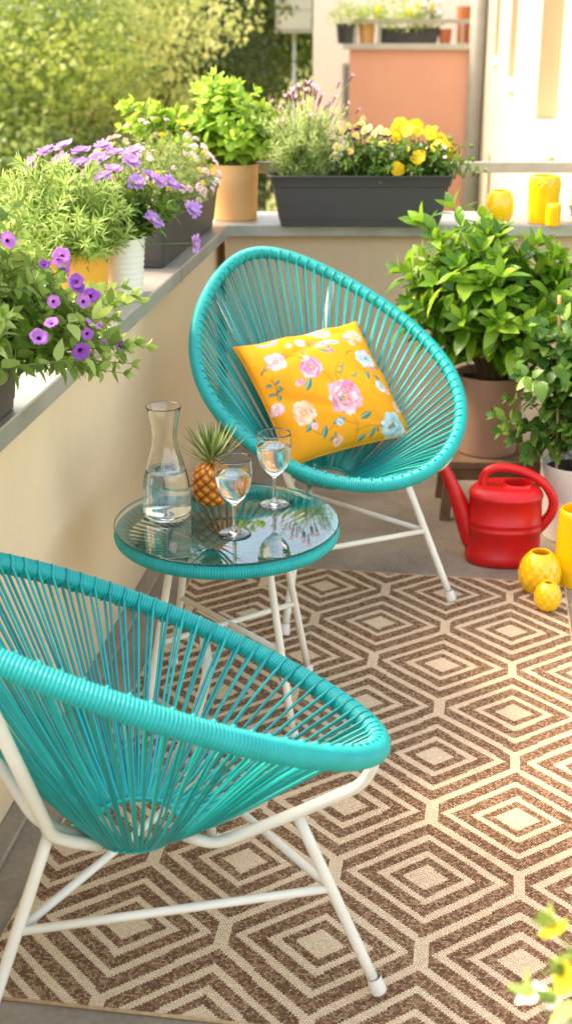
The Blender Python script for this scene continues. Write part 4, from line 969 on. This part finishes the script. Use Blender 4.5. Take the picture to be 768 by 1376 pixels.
# plants standing on that balcony
def far_plant(name, label, x, y, z, rx, rz, leafm, n, flower=None):
    root = thing(name, label, 'plant', (x, y, z)); mb = MB()
    for k in range(n):
        v = nrm(rng.normal(size=3)); v[2] = abs(v[2]); p = v * (rx, rx, rz) * (.4 + .6 * rng.random()); leaf(mb, p, nrm(v + rng.normal(size=3) * .7), nrm(rng.normal(size=3) + (0, 0, 1)), .10, .045, 'ovate', .2, .2, 2)
    mb.build('foliage', leafm, root)
    if flower:
        mb = MB(); sph(mb, (0, 0, 0), .055); me = mb.mesh('far_blossom', flower)
        for k in range(14): v = nrm(rng.normal(size=3)); v[2] = abs(v[2]) + .3; link('blossom', me, root, v * (rx, rx, rz))
def far_pot(label, x, r, h, mat, yy=26.1):
    round_pot('plant_pot', label, (x, yy, 1.0), pot_prof(r * .8, r, h, .02), mat, h - .03, r - .02)
far_pot('dark pot at the left end of the peach balcony coping', -2.24, .19, .36, M['anthracite']); far_plant('bushy_plant', 'rounded green plant in the dark pot on the peach balcony', -2.24, 26.1, 1.34, .36, .42, M['leaf_lav'], 260)
far_pot('cream pot behind the rail of the peach balcony', -1.86, .17, .42, M['terracotta'], 26.32); far_plant('leafy_herb', 'short green herb behind the peach balcony rail', -1.80, 26.35, 1.40, .34, .34, M['leaf_bas'], 200)
planter_box('flower_box', 'brown flower box behind the rail of the peach balcony', (-1.05, 26.42, 1.0), 0, 1.15, .3, 1.05, .26, .28); far_plant('bedding_plant', 'yellow flowering bedding plant on the peach balcony', -1.15, 26.42, 1.24, .55, .62, M['leaf_bas'], 420, M['pansy'])
far_plant('white_bedding_plant', 'white flowering bedding plant on the peach balcony', -.72, 26.44, 1.24, .30, .55, M['leaf_vio'], 200, M['white'])
far_pot('small brick red pot on the peach balcony, left of its taller twin', -.37, .13, .26, M['brownpot'], 26.4); far_pot('tall brick red pot on the peach balcony beside the downpipe', -.02, .15, .66, M['brownpot'], 26.45)
mb = MB(); tube(mb, [(0, 0, 0), (.0, 0, .32)], .09, 10); o = mb.build('lantern', M['brownpot'], loc=(-.2, 26.35, 1.0)); bpy.data.objects.remove(o)
# white wing of the house behind that balcony
ww = thing('white_building', 'tall white rendered building standing behind the peach balcony', 'building', (-2.1, 30.2, GZ))
mb = MB(); box(mb, -1.22, 3.0, 0, 9, 0, 9.8); mb.build('wall', M['whitewall'], ww, False)
for wx, wz in ((-.55, 5.3), (-.55, 8.3), (.6, 8.2)):
    mb = MB(); 
    for bx in ((wx, wx + .05, -.03, -.002, wz, wz + 1.2), (wx + .65, wx + .7, -.03, -.002, wz, wz + 1.2), (wx + .05, wx + .65, -.03, -.002, wz, wz + .05), (wx + .05, wx + .65, -.03, -.002, wz + 1.15, wz + 1.2)): box(mb, *bx)
    wn = mb.build('window', M['pipe'], ww, False); mb = MB(); box(mb, wx + .05, wx + .65, -.018, -.003, wz + .05, wz + 1.15); mb.build('pane', M['window'], wn, False)
wb_ = thing('white_balcony', 'white slatted balcony front carried on a thin post, left of the white building', 'balcony', (-3.98, 32, GZ))
mb = MB(); box(mb, -.42, .42, 0, .12, 7.2, 9.0); mb.build('parapet_panel', M['whitewall'], wb_, False)
mb = MB(); box(mb, -.44, .44, -.04, 1.6, 7.1, 7.2); mb.build('floor_slab', M['slab'], wb_, False)
mb = MB(); tube(mb, [(-.02, .3, 0), (-.02, .3, 3.5), (-.02, .3, 7.1)], .05, 10); mb.build('post', M['frame'], wb_)
for k in range(3): mb = MB(); box(mb, -.425, .425, -.012, -.002, 7.6 + k * .45, 7.62 + k * .45); mb.build('joint', M['slab'], wb_, False)

def tree(label, x, y, H, cr, nclump, leafm, seed, ls=.16, trunk=.16, nleaf=190, low=.3, group='trees beyond the balcony'):
    global rng
    keep = rng; rng = np.random.default_rng(seed); root = thing('broadleaf_tree', label, 'tree', (x, y, GZ), group=group)
    ls *= .8; nleaf = 9.0 / (ls * ls); nclump = int(nclump * .5); trunk *= .8; tm, lm = MB(), MB(); sway = rng.normal(size=2) * .3
    top = np.array([sway[0], sway[1], H * .86]); P = bez(np.zeros(3), np.array([sway[0] * .2, sway[1] * .2, H * .45]), top, 10); tube(tm, P, np.linspace(trunk, trunk * .2, 10), 9)
    cs = []
    for k in range(nclump):
        v = nrm(rng.normal(size=3)); r = rng.random() ** .4; hz = H * (low + (1 - low) * .5); p = np.array([sway[0] * .5, sway[1] * .5, hz]) + v * r * (cr, cr, H * (1 - low) * .5); p[:2] *= 1 - .25 * max(0, (p[2] - hz) / (H * .5)); cs.append(p)
    for p in cs:
        if rng.random() < .45:
            t = np.clip(p[2] / H - .22, .12, .8); i = int(t * 9); b = P[i]; tube(tm, bez(b, b + (p - b) * (.6, .6, .35), p, 5), np.linspace(trunk * .28, .012, 5), 5)
        rc = rng.uniform(.5, 1.0) * cr / 2.3; nl = int(nleaf * rc * rc * rng.uniform(.8, 1.3)); unit = lambda a: a / (np.linalg.norm(a, axis=1)[:, None] + 1e-9)
        v = unit(rng.normal(size=(nl, 3))); q = p + v * rc * rng.random((nl, 1)) ** .33 * (1.2, 1.2, .72); d = unit(np.cross(v, rng.normal(size=(nl, 3))) + v * .35 + (0, 0, -.3)); n = unit(v * 1.1 + rng.normal(size=(nl, 3)) * .5); sz = ls * rng.uniform(.6, 1.35, (nl, 1)); x_ = unit(np.cross(d, n))
        lm.add(np.stack([q, q + d * sz * .5 + x_ * sz * .33, q + d * sz, q + d * sz * .5 - x_ * sz * .33], 1).reshape(-1, 3), (np.arange(nl * 4).reshape(-1, 4)).tolist())
    tm.build('trunk', M['bark'], root); lm.build('crown', leafm, root, smooth=False); rng = keep
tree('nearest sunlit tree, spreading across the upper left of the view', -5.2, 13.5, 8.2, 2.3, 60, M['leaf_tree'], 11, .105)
tree('tree with sunlit haze put into its leaf colour, in the middle of the tree line', -5.2, 18.5, 9.3, 2.3, 70, M['leaf_tree_light'], 12, .125)
tree('tree with shade put into its dark leaf colour, behind the basil and lavender', -6.2, 23.5, 9.6, 2.5, 85, M['leaf_tree_dark'], 13, .15)
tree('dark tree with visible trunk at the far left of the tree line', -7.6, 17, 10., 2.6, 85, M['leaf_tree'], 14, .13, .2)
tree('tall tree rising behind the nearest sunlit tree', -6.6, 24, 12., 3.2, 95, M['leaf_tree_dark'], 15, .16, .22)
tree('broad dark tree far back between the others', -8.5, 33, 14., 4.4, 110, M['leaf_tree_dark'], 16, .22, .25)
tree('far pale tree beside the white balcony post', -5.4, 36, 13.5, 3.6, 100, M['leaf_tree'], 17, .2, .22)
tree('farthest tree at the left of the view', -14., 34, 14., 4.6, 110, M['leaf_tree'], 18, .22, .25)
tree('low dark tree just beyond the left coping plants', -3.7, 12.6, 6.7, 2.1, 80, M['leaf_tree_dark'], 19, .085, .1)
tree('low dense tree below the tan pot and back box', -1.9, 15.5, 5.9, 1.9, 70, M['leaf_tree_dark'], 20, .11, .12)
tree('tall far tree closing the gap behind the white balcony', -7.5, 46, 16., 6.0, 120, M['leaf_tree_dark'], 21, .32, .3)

# ------------------------------------------------------------------ light, sky, camera
SUN_AZ, SUN_EL = math.atan2(-.98, .12), R(46)          # azimuth measured from +Y towards +X
w = bpy.data.worlds.new('World'); scene.world = w; w.use_nodes = True; nt = w.node_tree
sky = nt.nodes.new('ShaderNodeTexSky'); sky.sky_type = 'NISHITA'; sky.sun_disc = False; sky.sun_elevation = SUN_EL; sky.sun_rotation = SUN_AZ; sky.dust_density = 2.5; sky.air_density = 1.0; sky.ozone_density = .6
bg = nt.nodes['Background']; wb = nt.nodes.new('ShaderNodeMix'); wb.data_type = 'RGBA'; wb.blend_type = 'MULTIPLY'; wb.inputs[0].default_value = 1; wb.inputs[7].default_value = (1.20, 1.0, .80, 1)   # warm white balance
nt.links.new(sky.outputs[0], wb.inputs[6]); nt.links.new(wb.outputs[2], bg.inputs[0]); bg.inputs[1].default_value = .80
sd = bpy.data.lights.new('sun', 'SUN'); sd.energy = 4.7; sd.angle = R(8.0); sd.color = (1., .90, .74)
so = bpy.data.objects.new('sun', sd); COL.objects.link(so)
sv = Vector((math.sin(SUN_AZ) * math.cos(SUN_EL), math.cos(SUN_AZ) * math.cos(SUN_EL), math.sin(SUN_EL)))
so.rotation_euler = sv.to_track_quat('Z', 'Y').to_euler(); so.location = (-6, 4, 8)
cam = bpy.data.cameras.new('camera'); co = bpy.data.objects.new('camera', cam); COL.objects.link(co)
co.location = (0, 0, 1.55); co.rotation_euler = (R(90 - 21.2), 0, YAW)
cam.sensor_fit = 'VERTICAL'; cam.sensor_height = 36; cam.lens = 1730 / 1376 * 36; cam.clip_start = .05; cam.clip_end = 2000
cam.dof.use_dof = True; cam.dof.focus_distance = 2.6; cam.dof.aperture_fstop = cam.lens / 1000 / .010
scene.camera = co
scene.view_settings.view_transform = 'Standard'; scene.view_settings.look = 'None'; scene.view_settings.exposure = 0
scene.cycles.max_bounces = 16; scene.cycles.transmission_bounces = 14; scene.cycles.transparent_max_bounces = 24; scene.cycles.diffuse_bounces = 6
